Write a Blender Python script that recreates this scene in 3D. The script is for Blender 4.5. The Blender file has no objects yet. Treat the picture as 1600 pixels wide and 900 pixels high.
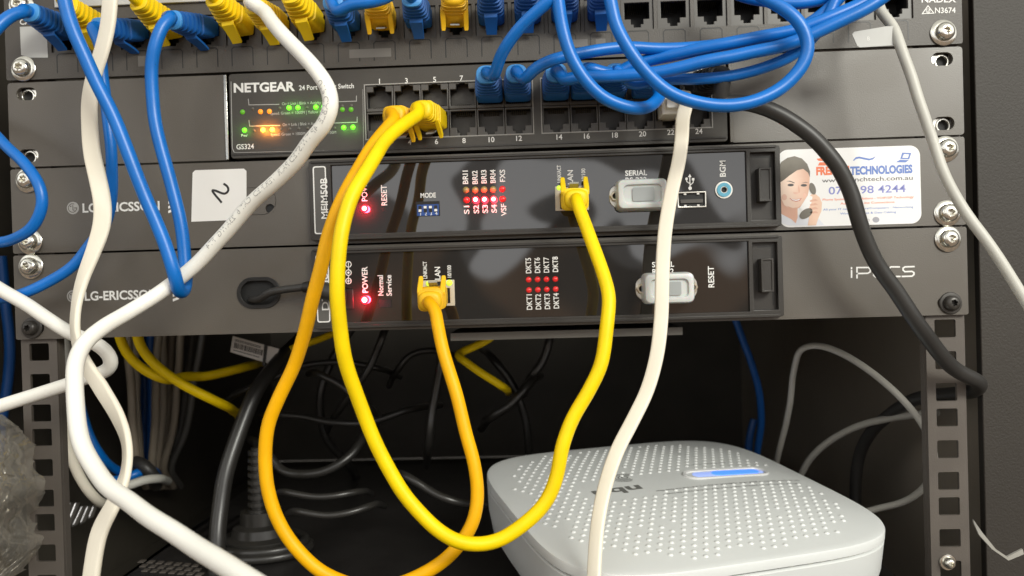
import bpy, bmesh, math, random
from mathutils import Vector, Matrix
from mathutils.geometry import tessellate_polygon
random.seed(7)
K = 0.001                                   # the code is written in millimetres
S = bpy.context.scene
COL = S.collection
R = math.radians

# ------------------------------------------------------------------ camera, world, lamps
CE = (R(89.522), R(1.644), R(2.068)); CP = Vector((30.4, -403.52, 23.34)); FPX = 1250.0
from mathutils import Euler
CM = Euler(CE).to_matrix()
cd = bpy.data.cameras.new('camera'); cam = bpy.data.objects.new('camera', cd); COL.objects.link(cam)
cam.location = CP * K; cam.rotation_euler = CE
cd.sensor_width = 36; cd.lens = 36 * FPX / 1600; cd.clip_start = 0.01; cd.clip_end = 50
cd.dof.use_dof = True; cd.dof.focus_distance = 0.375; cd.dof.aperture_fstop = 12.0
S.camera = cam

W = bpy.data.worlds.new("World"); S.world = W; W.use_nodes = True
nt = W.node_tree; N = nt.nodes; L = nt.links; N.clear()
def nd(t, **kw):
    n = N.new(t)
    for k, v in kw.items(): setattr(n, k, v)
    return n
def mth(op, a, b=None, c=None, clamp=False):
    n = N.new('ShaderNodeMath'); n.operation = op; n.use_clamp = clamp
    for i, v in enumerate((a, b, c)):
        if v is None: continue
        if isinstance(v, (int, float)): n.inputs[i].default_value = v
        else: L.new(v, n.inputs[i])
    return n.outputs[0]
def sst(v, a, b):
    n = N.new('ShaderNodeMapRange'); n.interpolation_type = 'SMOOTHSTEP'
    L.new(v, n.inputs[0]); n.inputs[1].default_value = a; n.inputs[2].default_value = b
    return n.outputs[0]
tc = nd('ShaderNodeTexCoord'); sx = nd('ShaderNodeSeparateXYZ'); L.new(tc.outputs['Generated'], sx.inputs[0])
nz = nd('ShaderNodeTexNoise'); nz.inputs['Scale'].default_value = 7.0; nz.inputs['Detail'].default_value = 1.0
nz2 = nd('ShaderNodeTexNoise'); nz2.inputs['Scale'].default_value = 9.0; nz2.inputs['Detail'].default_value = 0.5; nz2.inputs['Distortion'].default_value = 0.8
L.new(tc.outputs['Generated'], nz.inputs['Vector']); L.new(tc.outputs['Generated'], nz2.inputs['Vector'])
zz = mth('ADD', sx.outputs[2], mth('MULTIPLY', mth('SUBTRACT', nz.outputs[0], 0.5), 0.42))
up = sst(zz, 0.030, 0.052)                  # the bright wall of the room above the dark shapes in front of it
front = sst(mth('MULTIPLY', sx.outputs[1], -1.0), 0.0, 0.45)
top = mth('SUBTRACT', 1.0, sst(sx.outputs[2], 0.35, 0.75))
arms = sst(nz2.outputs[0], 0.43, 0.455)      # people and furniture standing in that room
wallv = mth('MULTIPLY', mth('MULTIPLY', up, front), mth('MULTIPLY', top, mth('ADD', mth('MULTIPLY', arms, 0.85), 0.15)))
ceilv = mth('MULTIPLY', sst(sx.outputs[2], 0.15, 0.6), 0.55)
low = mth('MULTIPLY', mth('MULTIPLY', sst(nz2.outputs[0], 0.42, 0.62), front), mth('SUBTRACT', 1.0, up))
def mixc(c, v): 
    n = N.new('ShaderNodeVectorMath'); n.operation = 'SCALE'; n.inputs[0].default_value = c; L.new(v, n.inputs['Scale']); return n.outputs[0]
def addv(a, b):
    n = N.new('ShaderNodeVectorMath'); n.operation = 'ADD'; L.new(a, n.inputs[0]); L.new(b, n.inputs[1]); return n.outputs[0]
cst = nd('ShaderNodeValue'); cst.outputs[0].default_value = 0.18
slot_glow = mth('MULTIPLY', mth('MULTIPLY', sst(sx.outputs[1], 0.55, 0.7), sst(mth('MULTIPLY', sx.outputs[0], -1.0), 0.3, 0.4)), mth('MULTIPLY', sst(mth('MULTIPLY', sx.outputs[2], -1.0), 0.1, 0.18), 1.3))  # bright patch added behind the vent slots of the left side panel
colr = addv(addv(mixc((0.95, 0.95, 0.95), mth('MULTIPLY', wallv, 1.65)), mixc((0.97, 0.98, 0.92), ceilv)), addv(mixc((0.62, 0.34, 0.17), mth('MULTIPLY', low, 0.45)), addv(mixc((1.0, 0.98, 0.93), slot_glow), mixc((1.0, 0.92, 0.80), cst.outputs[0]))))
bg = nd('ShaderNodeBackground'); out = nd('ShaderNodeOutputWorld')
L.new(colr, bg.inputs[0]); bg.inputs[1].default_value = 1.0; L.new(bg.outputs[0], out.inputs[0])

def area(name, loc, target, sxy, power, col):
    ld = bpy.data.lights.new(name, 'AREA'); ld.shape = 'RECTANGLE'; ld.size, ld.size_y = sxy
    ld.energy = power; ld.color = col
    o = bpy.data.objects.new(name, ld); COL.objects.link(o); o.location = loc
    o.rotation_euler = (Vector(target) - Vector(loc)).to_track_quat('-Z', 'Y').to_euler()
    return o
area('room_lamp', (0.80, -1.15, 0.72), (0.03, 0, 0.05), (0.6, 0.4), 20.0, (0.97, 0.96, 0.87))

S.view_settings.view_transform = 'Standard'; S.view_settings.look = 'None'
S.view_settings.exposure = 0.0; S.view_settings.gamma = 1.0
S.render.engine = 'CYCLES'
try:
    S.cycles.use_denoising = True; S.cycles.denoiser = 'OPENIMAGEDENOISE'
    S.cycles.max_bounces = 8; S.cycles.caustics_reflective = False; S.cycles.caustics_refractive = False
    S.cycles.sample_clamp_indirect = 4.0
except Exception: pass

# ------------------------------------------------------------------ helpers
def ray(px, py): return CM @ Vector(((px - 800) / FPX, -(py - 450) / FPX, -1))
def at(px, py, y=0.0):
    d = ray(px, py); return CP + d * ((y - CP.y) / d.y)
def atz(px, py, z):
    d = ray(px, py); return CP + d * ((z - CP.z) / d.z)

def mat(name, rgb, rough=0.5, metal=0.0, spec=0.5, emit=None, es=0.0, noise=0.0, nscale=300, bump=0.0, bscale=900,
        trans=0.0, alpha=1.0, coat=0.0, sss=0.0, rvar=0.0):
    m = bpy.data.materials.new(name); m.use_nodes = True
    t = m.node_tree; b = t.nodes['Principled BSDF']
    b.inputs['Base Color'].default_value = (*rgb, 1); b.inputs['Roughness'].default_value = rough
    b.inputs['Metallic'].default_value = metal; b.inputs['Specular IOR Level'].default_value = spec
    b.inputs['Transmission Weight'].default_value = trans; b.inputs['Alpha'].default_value = alpha
    b.inputs['Coat Weight'].default_value = coat
    if sss:
        b.inputs['Subsurface Weight'].default_value = sss; b.inputs['Subsurface Scale'].default_value = 0.002
    if emit: b.inputs['Emission Color'].default_value = (*emit, 1); b.inputs['Emission Strength'].default_value = es
    if noise or bump or rvar:
        co = t.nodes.new('ShaderNodeTexCoord')
        if noise or rvar:
            n = t.nodes.new('ShaderNodeTexNoise'); n.inputs['Scale'].default_value = nscale; n.inputs['Detail'].default_value = 5
            t.links.new(co.outputs['Object'], n.inputs['Vector'])
        if noise:
            mr = t.nodes.new('ShaderNodeMapRange'); mr.inputs[1].default_value = 0.25; mr.inputs[2].default_value = 0.75
            mr.inputs[3].default_value = 1 - noise; mr.inputs[4].default_value = 1 + noise
            t.links.new(n.outputs[0], mr.inputs[0])
            mx = t.nodes.new('ShaderNodeVectorMath'); mx.operation = 'SCALE'; mx.inputs[0].default_value = rgb
            t.links.new(mr.outputs[0], mx.inputs['Scale']); t.links.new(mx.outputs[0], b.inputs['Base Color'])
        if rvar:
            mr = t.nodes.new('ShaderNodeMapRange'); mr.inputs[1].default_value = 0.3; mr.inputs[2].default_value = 0.7
            mr.inputs[3].default_value = rough - rvar; mr.inputs[4].default_value = rough + rvar
            t.links.new(n.outputs[0], mr.inputs[0]); t.links.new(mr.outputs[0], b.inputs['Roughness'])
        if bump:
            n2 = t.nodes.new('ShaderNodeTexNoise'); n2.inputs['Scale'].default_value = bscale; n2.inputs['Detail'].default_value = 3
            t.links.new(co.outputs['Object'], n2.inputs['Vector'])
            bp = t.nodes.new('ShaderNodeBump'); bp.inputs['Strength'].default_value = bump; bp.inputs['Distance'].default_value = 0.0004
            t.links.new(n2.outputs[0], bp.inputs['Height']); t.links.new(bp.outputs[0], b.inputs['Normal'])
    return m

M = dict(
    panel=mat('powder_coated_steel', (0.080, 0.067, 0.051), 0.42, spec=0.9, noise=0.08, nscale=16, bump=0.18, bscale=1700, rvar=0.07),
    panel2=mat('dark_panel_plastic', (0.070, 0.061, 0.051), 0.45, noise=0.06, nscale=80, bump=0.3, bscale=1600),
    switch=mat('switch_steel', (0.052, 0.046, 0.038), 0.45, noise=0.06, nscale=90, bump=0.2, bscale=1800),
    frame=mat('module_plastic', (0.032, 0.028, 0.024), 0.36, noise=0.06, nscale=120, bump=0.15, bscale=2000),
    plate=mat('name_plate_grey', (0.10, 0.095, 0.088), 0.45),
    gloss=mat('gloss_black_fascia', (0.014, 0.012, 0.011), 0.03, spec=1.0),
    black=mat('black_plastic', (0.012, 0.011, 0.010), 0.42, noise=0.1, nscale=200),
    port=mat('port_plastic', (0.075, 0.068, 0.060), 0.38),
    hole=mat('port_cavity', (0.008, 0.008, 0.008), 0.6),
    gold=mat('contact_metal', (0.35, 0.30, 0.20), 0.3, metal=1.0),
    steel=mat('zinc_steel', (0.75, 0.73, 0.66), 0.2, metal=1.0, noise=0.1, nscale=500),
    dsteel=mat('dull_black_screw', (0.05, 0.045, 0.04), 0.35, metal=0.3, noise=0.2, nscale=400),
    brass=mat('nickel_hex', (0.62, 0.55, 0.42), 0.28, metal=1.0),
    white=mat('silkscreen_white', (0.82, 0.81, 0.78), 0.6),
    grey=mat('silkscreen_grey', (0.42, 0.41, 0.39), 0.6),
    lgrey=mat('silkscreen_dim', (0.30, 0.29, 0.27), 0.6),
    paper=mat('label_paper', (0.80, 0.78, 0.75), 0.65, noise=0.03, nscale=40),
    gpaper=mat('grey_label', (0.52, 0.52, 0.50), 0.6, noise=0.04, nscale=60),
    stick=mat('sticker_vinyl', (0.84, 0.83, 0.82), 0.35, coat=0.2),
    ink=mat('marker_ink', (0.02, 0.018, 0.018), 0.5),
    blue=mat('blue_pvc', (0.001, 0.145, 0.53), 0.36, noise=0.10, nscale=80, bump=0.08, bscale=700),
    blueb=mat('blue_boot_rubber', (0.008, 0.105, 0.38), 0.5, noise=0.06, nscale=90),
    bluel=mat('blue_boot_end', (0.06, 0.30, 0.68), 0.5),
    yellow=mat('yellow_pvc', (0.92, 0.645, 0.001), 0.45, spec=0.28, noise=0.10, nscale=90, bump=0.10, bscale=700),
    orange=mat('golden_pvc', (0.90, 0.45, 0.001), 0.45, spec=0.28, noise=0.10, nscale=90, bump=0.10, bscale=700),
    yboot=mat('yellow_boot_rubber', (0.90, 0.62, 0.004), 0.5, noise=0.05, nscale=90),
    oboot=mat('golden_boot_rubber', (0.90, 0.52, 0.01), 0.5, noise=0.05, nscale=90),
    wpvc=mat('white_pvc', (0.87, 0.85, 0.78), 0.42, noise=0.05, nscale=40, bump=0.05, bscale=500),
    cream=mat('cream_pvc', (0.84, 0.78, 0.65), 0.45, noise=0.04, nscale=40, bump=0.05, bscale=500),
    gpvc=mat('light_grey_pvc', (0.52, 0.51, 0.46), 0.45, noise=0.06, nscale=40, bump=0.05, bscale=500),
    bpvc=mat('black_pvc', (0.032, 0.030, 0.028), 0.42, noise=0.1, nscale=60, bump=0.06, bscale=500),
    bpvc_gloss=mat('shiny_black_pvc', (0.030, 0.028, 0.025), 0.30, spec=0.6, noise=0.1, nscale=60),
    rubber=mat('clear_rubber', (0.80, 0.82, 0.80), 0.25, trans=0.22, sss=0.3, noise=0.02),
    rubber2=mat('clear_rubber_inner', (0.36, 0.38, 0.38), 0.3),
    silver=mat('silver_shell', (0.70, 0.68, 0.62), 0.28, metal=1.0),
    jackgrey=mat('jack_shell', (0.60, 0.53, 0.42), 0.4),
    cyan=mat('blue_jack_ring', (0.10, 0.36, 0.50), 0.35),
    dip=mat('blue_dip_switch', (0.02, 0.07, 0.28), 0.4),
    router=mat('white_router_plastic', (0.70, 0.715, 0.70), 0.42, noise=0.02, nscale=30, bump=0.08, bscale=1800),
    routerw=mat('glossy_white_plastic', (0.72, 0.72, 0.71), 0.3),
    rgrey=mat('router_print', (0.16, 0.16, 0.15), 0.5),
    rail=mat('rail_steel', (0.105, 0.090, 0.077), 0.5, noise=0.10, nscale=50, bump=0.25, bscale=1200),
    wall_haze=mat('cabinet_side_flare_paint', (0.30, 0.26, 0.21), 0.6, noise=0.10, nscale=14, bump=0.4, bscale=900),  # right inner wall, its paint lightened to carry the flare haze
    post=mat('cabinet_post_paint', (0.027, 0.022, 0.017), 0.6, noise=0.10, nscale=14, bump=0.4, bscale=900),
    back=mat('cabinet_inside_hazed_paint', (0.050, 0.043, 0.033), 0.6, noise=0.2, nscale=20),  # dark inside paint, raised in tone for lens haze
    shelf=mat('shelf_paint', (0.020, 0.018, 0.017), 0.42, noise=0.25, nscale=25, bump=0.2, bscale=900, rvar=0.08),
    dblue=mat('shaded_blue_pvc', (0.004, 0.055, 0.21), 0.42, noise=0.06, nscale=50),  # darker copy of the blue jacket: the rack's shade put into its colour
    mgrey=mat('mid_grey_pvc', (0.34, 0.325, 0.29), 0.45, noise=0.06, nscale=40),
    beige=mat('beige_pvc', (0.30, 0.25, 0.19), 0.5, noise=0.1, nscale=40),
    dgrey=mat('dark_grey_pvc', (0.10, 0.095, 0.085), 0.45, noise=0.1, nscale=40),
    bag=mat('clear_plastic_film', (0.75, 0.73, 0.68), 0.12, alpha=0.20, noise=0.1, nscale=30, spec=1.0, bump=0.8, bscale=140),
    skin=mat('print_skin', (0.80, 0.55, 0.42), 0.4), skin2=mat('print_skin_blush', (0.72, 0.42, 0.31), 0.4),
    hair=mat('print_hair', (0.17, 0.155, 0.13), 0.4), lips=mat('print_lips', (0.60, 0.22, 0.18), 0.4),
    porange=mat('print_orange', (0.85, 0.20, 0.08), 0.4), pblue=mat('print_blue', (0.13, 0.22, 0.55), 0.4),
    pgrey=mat('print_dark', (0.08, 0.075, 0.075), 0.4), plilac=mat('print_lilac', (0.24, 0.26, 0.58), 0.4),
    led_red=mat('lit_red_led', (0.8, 0.05, 0.05), 0.3, emit=(1.0, 0.012, 0.03), es=4.0),
    led_core=mat('hot_led_core', (1, .6, .6), 0.3, emit=(1.0, 0.72, 0.72), es=2.5),
    led_dred=mat('dim_red_led', (0.55, 0.02, 0.02), 0.2, emit=(1.0, 0.02, 0.02), es=0.30, spec=0.8),
    led_amber=mat('unlit_amber_led', (0.32, 0.24, 0.08), 0.25, spec=0.8),
    led_green=mat('lit_green_led', (0.2, 0.8, 0.05), 0.3, emit=(0.14, 0.95, 0.02), es=1.3),
    led_dgreen=mat('dim_green_led', (0.1, 0.3, 0.03), 0.3, emit=(0.2, 0.8, 0.02), es=0.25),
    led_orange=mat('lit_orange_led', (0.9, 0.4, 0.05), 0.3, emit=(1.0, 0.36, 0.05), es=4.5),
    led_dorange=mat('dim_orange_led', (0.8, 0.3, 0.03), 0.3, emit=(1.0, 0.27, 0.02), es=0.8),
    led_yg=mat('lit_yellow_green_led', (0.5, 0.7, 0.05), 0.3, emit=(0.55, 0.9, 0.05), es=1.0),
    led_off=mat('unlit_led', (0.11, 0.10, 0.085), 0.4),
    led_blue=mat('lit_blue_lightpipe', (0.10, 0.25, 0.8), 0.3, emit=(0.04, 0.15, 1.0), es=1.7),
    led_blue2=mat('pale_blue_lightpipe', (0.5, 0.6, 0.9), 0.3, emit=(0.20, 0.34, 1.0), es=0.5),
)

ORG = {}
def thing(name, label, cat, loc=(0, 0, 0), group=None):
    o = bpy.data.objects.new(name, None); COL.objects.link(o); o.empty_display_size = 0.01
    o.location = Vector(loc) * K; o['label'] = label; o['category'] = cat
    if group: o['group'] = group
    ORG[o] = Vector(loc)
    return o
def tag(o, label, cat, group=None):
    o['label'] = label; o['category'] = cat
    if group: o['group'] = group
    return o

class MB:
    def __init__(s): s.v = []; s.f = []
    def add(s, vs, fs):
        b = len(s.v); s.v += [Vector(v) for v in vs]; s.f += [tuple(i + b for i in f) for f in fs]; return s
    def box(s, x0, x1, y0, y1, z0, z1):
        vs = [(x, y, z) for x in (x0, x1) for y in (y0, y1) for z in (z0, z1)]
        return s.add(vs, [(0, 1, 3, 2), (4, 6, 7, 5), (0, 4, 5, 1), (2, 3, 7, 6), (0, 2, 6, 4), (1, 5, 7, 3)])
    def prism(s, outl, yf, yb, holes=(), inset=0.0):
        """a plate in the xz plane: front face at yf (nearer the camera), back face at yb"""
        loops = [list(outl)] + [list(h) for h in holes]
        flat = [p for l in loops for p in l]; n = len(flat)
        tris = tessellate_polygon([[Vector((p[0], p[1], 0)) for p in l] for l in loops])
        vs = [(p[0], yf, p[1]) for p in flat] + [(p[0], yb, p[1]) for p in flat]
        fs = [tuple(t) for t in tris] + [tuple(i + n for i in reversed(t)) for t in tris]
        k = 0
        for l in loops:
            m = len(l)
            for i in range(m):
                a, b = k + i, k + (i + 1) % m
                fs.append((a, b, b + n, a + n))
            k += m
        return s.add(vs, fs)
    def loft(s, rings, cap0=True, cap1=True):
        m = len(rings[0]); vs = [p for r in rings for p in r]; fs = []
        for i in range(len(rings) - 1):
            for j in range(m):
                a, b = i * m + j, i * m + (j + 1) % m
                fs.append((a, b, b + m, a + m))
        if cap0: fs.append(tuple(range(m)))
        if cap1: fs.append(tuple(range((len(rings) - 1) * m, len(rings) * m)))
        return s.add(vs, fs)
    def build(s, name, material, parent=None, bevel=0.0, smooth=40, recalc=True):
        root = parent
        while root is not None and root.parent is not None: root = root.parent
        org = ORG.get(root, Vector((0, 0, 0)))
        if parent is None:                       # a thing that is one mesh: origin at the bottom of its middle
            lo = [min(v[i] for v in s.v) for i in range(3)]; hi = [max(v[i] for v in s.v) for i in range(3)]
            org = Vector(((lo[0] + hi[0]) / 2, (lo[1] + hi[1]) / 2, lo[2]))
        me = bpy.data.meshes.new(name)
        me.from_pydata([(v - org) * K for v in s.v], [], s.f)
        if recalc:
            bm = bmesh.new(); bm.from_mesh(me); bmesh.ops.recalc_face_normals(bm, faces=bm.faces); bm.to_mesh(me); bm.free()
        if smooth:
            me.shade_smooth(); me.set_sharp_from_angle(angle=R(smooth))
        me.materials.append(material)
        o = bpy.data.objects.new(name, me); COL.objects.link(o)
        if parent is not None: o.parent = parent
        else: o.location = org * K; ORG[o] = org
        if bevel:
            bv = o.modifiers.new('bevel', 'BEVEL'); bv.width = bevel * K; bv.segments = 2; bv.limit_method = 'ANGLE'; bv.angle_limit = R(50)
            bv.harden_normals = False
        return o
def inst(proto, parent, off):
    c = proto.copy(); COL.objects.link(c); c.parent = parent; c.location = proto.location + Vector(off) * K
    return c

def rrect(cx, cz, w, h, r, n=5):
    r = min(r, w / 2 - .01, h / 2 - .01); o = []
    for (sx_, sz_, a0) in ((1, 1, 0), (-1, 1, 90), (-1, -1, 180), (1, -1, 270)):
        for i in range(n + 1):
            a = R(a0 + 90 * i / n)
            o.append((cx + sx_ * (w / 2 - r) + r * math.cos(a), cz + sz_ * (h / 2 - r) + r * math.sin(a)))
    return o
def rect(x0, x1, z0, z1): return [(x0, z0), (x1, z0), (x1, z1), (x0, z1)]
def circ(cx, cz, r, n=24, a0=0): return [(cx + r * math.cos(R(a0) + 2 * math.pi * i / n), cz + r * math.sin(R(a0) + 2 * math.pi * i / n)) for i in range(n)]
def flat(mb, outl, y, holes=()):                 # printed shape: one thin sheet
    loops = [list(outl)] + [list(h) for h in holes]; pts = [p for l in loops for p in l]
    tris = tessellate_polygon([[Vector((p[0], p[1], 0)) for p in l] for l in loops])
    fs = []
    for t in tris:
        a, b, c = [Vector((pts[i][0], pts[i][1])) for i in t]
        cr = (b - a).cross(c - a); fs.append(tuple(t) if cr > 0 else tuple(reversed(t)))
    mb.add([(p[0], y, p[1]) for p in pts], fs); return mb
_sk = [0]
def stroke(mb, pts, w, y, closed=False):
    """a mitred ribbon in the xz plane"""
    P = [Vector(p) for p in pts]; P = [p for k, p in enumerate(P) if k == 0 or (p - P[k - 1]).length > 1e-5]; n = len(P)
    if closed and (P[0] - P[-1]).length < 1e-5: P.pop(); n -= 1
    _sk[0] = (_sk[0] + 1) % 4; y = y - 0.012 * _sk[0]; vs = []
    for k in range(n):
        d0 = (P[k] - P[k - 1]).normalized() if (k or closed) else None
        d1 = (P[(k + 1) % n] - P[k]).normalized() if (k < n - 1 or closed) else None
        if d0 is None: d0 = d1
        if d1 is None: d1 = d0
        n0 = Vector((-d0.y, d0.x)); n1 = Vector((-d1.y, d1.x)); m_ = (n0 + n1)
        m_ = m_.normalized() if m_.length > 1e-4 else n0
        m_ = m_ * (w / 2 / max(m_.dot(n0), 0.5))
        e = Vector((0, 0))
        if not closed and k == 0: e = -d1 * (w / 2)
        if not closed and k == n - 1: e = d0 * (w / 2)
        for q in (P[k] + e - m_, P[k] + e + m_): vs.append((q.x, y, q.y))
    fs = []
    for k in range(n if closed else n - 1):
        a, b = 2 * k, 2 * ((k + 1) % n); fs.append((a, b, b + 1, a + 1))
    mb.add(vs, fs); return mb

_tc = {}
def glyphs(body, bold):
    key = (body, bold)
    if key not in _tc:
        cu = bpy.data.curves.new('t', 'FONT'); cu.body = body; cu.size = 1.0; cu.offset = bold; cu.resolution_u = 3
        o = bpy.data.objects.new('t', cu); COL.objects.link(o)
        dg = bpy.context.evaluated_depsgraph_get(); me = bpy.data.meshes.new_from_object(o.evaluated_get(dg))
        vs = [v.co.copy() for v in me.vertices]; fs = [tuple(p.vertices) for p in me.polygons]
        bpy.data.objects.remove(o); bpy.data.curves.remove(cu); bpy.data.meshes.remove(me)
        _tc[key] = (vs, fs)
    return _tc[key]
def text(mb, body, c, y, cap, width=None, rot=0, bold=0.0, place=None):
    """flat lettering in the xz plane, centred on c; cap = height of a capital"""
    vs, fs = glyphs(body, bold)
    if not vs: return mb
    x0 = min(v.x for v in vs); x1 = max(v.x for v in vs)
    y0 = 0.0; y1 = 0.70 if not all(ch in 'abn-=|·' for ch in body) else max(v.y for v in vs)
    k = cap / 0.70; kx = (width / (x1 - x0)) if width else k
    ca, sa = math.cos(R(rot)), math.sin(R(rot)); o = []
    for v in vs:
        a = (v.x - (x0 + x1) / 2) * kx; b = (v.y - (y0 + y1) / 2) * k
        p = (c[0] + a * ca - b * sa, c[1] + a * sa + b * ca)
        o.append(place(*p) if place else (p[0], y, p[1]))
    return mb.add(o, fs)
def ptext(mb, body, px, py, y, cap, wpx=None, rot=0, bold=0.0):
    """lettering whose centre shows at (px, py); cap and width in photo pixels"""
    p = at(px, py, y); s = (p.y - CP.y) / FPX
    return text(mb, body, (p.x, p.z), y, cap * s, wpx * s if wpx else None, rot, bold)

def spline(cps, step=2.0):
    """centripetal Catmull-Rom through control tuples (Vector, extra...)"""
    P = [c[0] for c in cps]; X = [list(c[1:]) for c in cps]; n = len(P); out_ = []
    def T(i, j): return max((P[i] - P[j]).length ** 0.5, 1e-4)
    for i in range(n - 1):
        p1, p2 = P[i], P[i + 1]
        p0 = P[i - 1] if i else p1 + (p1 - p2); p3 = P[i + 2] if i + 2 < n else p2 + (p2 - p1)
        t0 = 0; t1 = t0 + max((p1 - p0).length ** .5, 1e-4); t2 = t1 + max((p2 - p1).length ** .5, 1e-4); t3 = t2 + max((p3 - p2).length ** .5, 1e-4)
        m = max(2, int((p2 - p1).length / step))
        for k in range(m if i < n - 2 else m + 1):
            u = k / m; t = t1 + (t2 - t1) * u
            A1 = p0 * ((t1 - t) / (t1 - t0)) + p1 * ((t - t0) / (t1 - t0)); A2 = p1 * ((t2 - t) / (t2 - t1)) + p2 * ((t - t1) / (t2 - t1)); A3 = p2 * ((t3 - t) / (t3 - t2)) + p3 * ((t - t2) / (t3 - t2))
            B1 = A1 * ((t2 - t) / (t2 - t0)) + A2 * ((t - t0) / (t2 - t0)); B2 = A2 * ((t3 - t) / (t3 - t1)) + A3 * ((t - t1) / (t3 - t1))
            out_.append((B1 * ((t2 - t) / (t2 - t1)) + B2 * ((t - t1) / (t2 - t1)),) + tuple(a + (b - a) * u for a, b in zip(X[i], X[i + 1])))
    return out_
def smooth_path(pts, it=2):
    for _ in range(it):
        q = list(pts)
        for i in range(1, len(pts) - 1):
            q[i] = ((pts[i - 1][0] + pts[i][0] * 2 + pts[i + 1][0]) / 4,) + tuple(pts[i][1:])
        pts = q
    return pts
def sweep(mb, pts, prof, up=None):
    """prof: ring of (a, b); a along the side axis, b along the normal; pts carry optional twist in degrees"""
    rings = []; nprev = None; n = len(pts)
    for i, p in enumerate(pts):
        t = (pts[min(i + 1, n - 1)][0] - pts[max(i - 1, 0)][0]).normalized()
        if up is not None:
            nv = Vector(up); nv = nv - t * nv.dot(t)
            if nv.length < 0.25 and nprev is not None: nv = nprev - t * nprev.dot(t)
        else:
            nv = nprev if nprev is not None else (Vector((0, -1, 0.1)) if abs(t.y) < 0.9 else Vector((0, 0, 1)))
            nv = nv - t * nv.dot(t)
        nv.normalize()
        if nprev is not None and up is not None: nv = (nv * 0.35 + nprev * 0.65); nv = (nv - t * nv.dot(t)).normalized()
        nprev = nv; s_ = t.cross(nv)
        tw = R(p[1]) if len(p) > 1 else 0
        if tw: nv, s_ = nv * math.cos(tw) + s_ * math.sin(tw), s_ * math.cos(tw) - nv * math.sin(tw)
        rings.append([p[0] + s_ * a + nv * b for a, b in prof])
    return mb.loft(rings)
def ring(r, n=14): return [(r * math.cos(2 * math.pi * i / n), r * math.sin(2 * math.pi * i / n)) for i in range(n)]
def flatprof(w, t): return [(x, z) for x, z in rrect(0, 0, w, t, t * 0.42, 3)]
from mathutils import noise as _mn
def tube(name, material, parent, cps, r, step=2.0, n=14, sm=2):
    pts = smooth_path(spline([(c,) if isinstance(c, Vector) else c for c in cps], step), sm)
    m_ = len(pts)                                # small uneven bends of a handled lead, fading out at its plugs
    pts = [(p[0] + _mn.noise_vector(p[0] / 22.0) * 0.55 * min(1, min(i, m_ - 1 - i) / 12),) for i, p in enumerate(pts)]
    return sweep(MB(), pts, ring(r, n)).build(name, material, parent), pts
def px3(lst): return [at(*c) for c in lst]

# ------------------------------------------------------------------ the cabinet, its rails and the shelf
HZ = [6.35, 22.225, 38.1]                        # hole centres in each rack unit
cab = thing('rack_cabinet', 'dark brown server rack cabinet with square-holed steel rails holding everything', 'rack cabinet', (0, 200, -190))
for sgn in (-1, 1):
    x0, x1 = (-303, -300) if sgn < 0 else (266, 269); slots_ = []
    def side(px, py):
        d = ray(px, py); p = CP + d * ((-300 - CP.x) / d.x); return (p.y, p.z)
    if sgn < 0:
        for (a, b), (c, d) in (((108, 787), (96, 813)), ((117, 787), (100, 829)), ((127, 792), (112, 824)), ((136, 792), (124, 820)), ((145, 792), (137, 812))):
            p, q = Vector(side(a, b)), Vector(side(c, d)); n_ = Vector((7.5, 0.0)); slots_.append([tuple(p), tuple(q), tuple(q + n_), tuple(p + n_)])
    mb = MB(); mb.prism(rect(12.5, 560, -190, 330), x0, x1, slots_)
    mb.v = [Vector((v.y, v.x, v.z)) for v in mb.v]
    mb.build('side_panel', M['back'] if sgn < 0 else M['wall_haze'], cab, smooth=0)
    holes = []
    for u in range(-5, 4):
        for h in HZ:
            if -160 < u * 44.45 + h < 176: holes.append(rrect(sgn * 231, u * 44.45 + h, 10.4, 9.0, 0.8, 2))
    mb = MB(); a, b = sorted((sgn * 221.5, sgn * 240.5)); mb.prism(rect(a, b, -185, 185), 2.6, 4.4, holes)
    rl = mb.build('mounting_rail', M['rail'], cab, smooth=0)
    a, b = sorted((sgn * 221.3, sgn * 223.2)); MB().box(a, b, 4.41, 9, -185, 185).build('rail_flange', M['rail'], rl)
    if sgn > 0:
        MB().box(250.8, 340, 7, 12, -187, 326).build('front_post', M['post'], cab, bevel=.5)
MB().box(-299.5, 265.5, 556, 560, -187, 330).build('rear_panel', M['back'], cab)
MB().box(-299.5, 265.5, 7, 555, 326, 330).build('top_panel', M['back'], cab)
MB().box(-299.5, 265.5, -230, 555, -190, -187.2).build('floor_panel', M['back'], cab)

SZ = -143.0
holes = []
for k in range(6):                               # slanted vent slots at the left rear of the shelf
    for j in range(1):
        cx, cy = -218 + k * 9.0, 150
        holes.append([(cx - 2 , cy - 26), (cx + 2, cy - 26), (cx + 6, cy + 26), (cx + 2, cy + 26)])
mb = MB()
loops = [[(-219, -95), (219, -95), (219, 330), (-219, 330)]] + holes
pts = [p for l in loops for p in l]; nn = len(pts)
tr = tessellate_polygon([[Vector((p[0], p[1], 0)) for p in l] for l in loops])
mb.add([(p[0], p[1], SZ) for p in pts] + [(p[0], p[1], SZ - 1.5) for p in pts], [tuple(t) for t in tr] + [tuple(i + nn for i in reversed(t)) for t in tr])
shelf = mb.build('shelf', M['shelf'], None, smooth=0); shelf['kind'] = 'structure'

# the mounting slots in a panel ear
def slots(z0, which, w=10.5, h=6.6):
    return [rrect(sx_ * 231.5, z0 + HZ[i], w, h, h / 2 - .05, 6) for sx_ in (-1, 1) for i in which]

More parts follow.
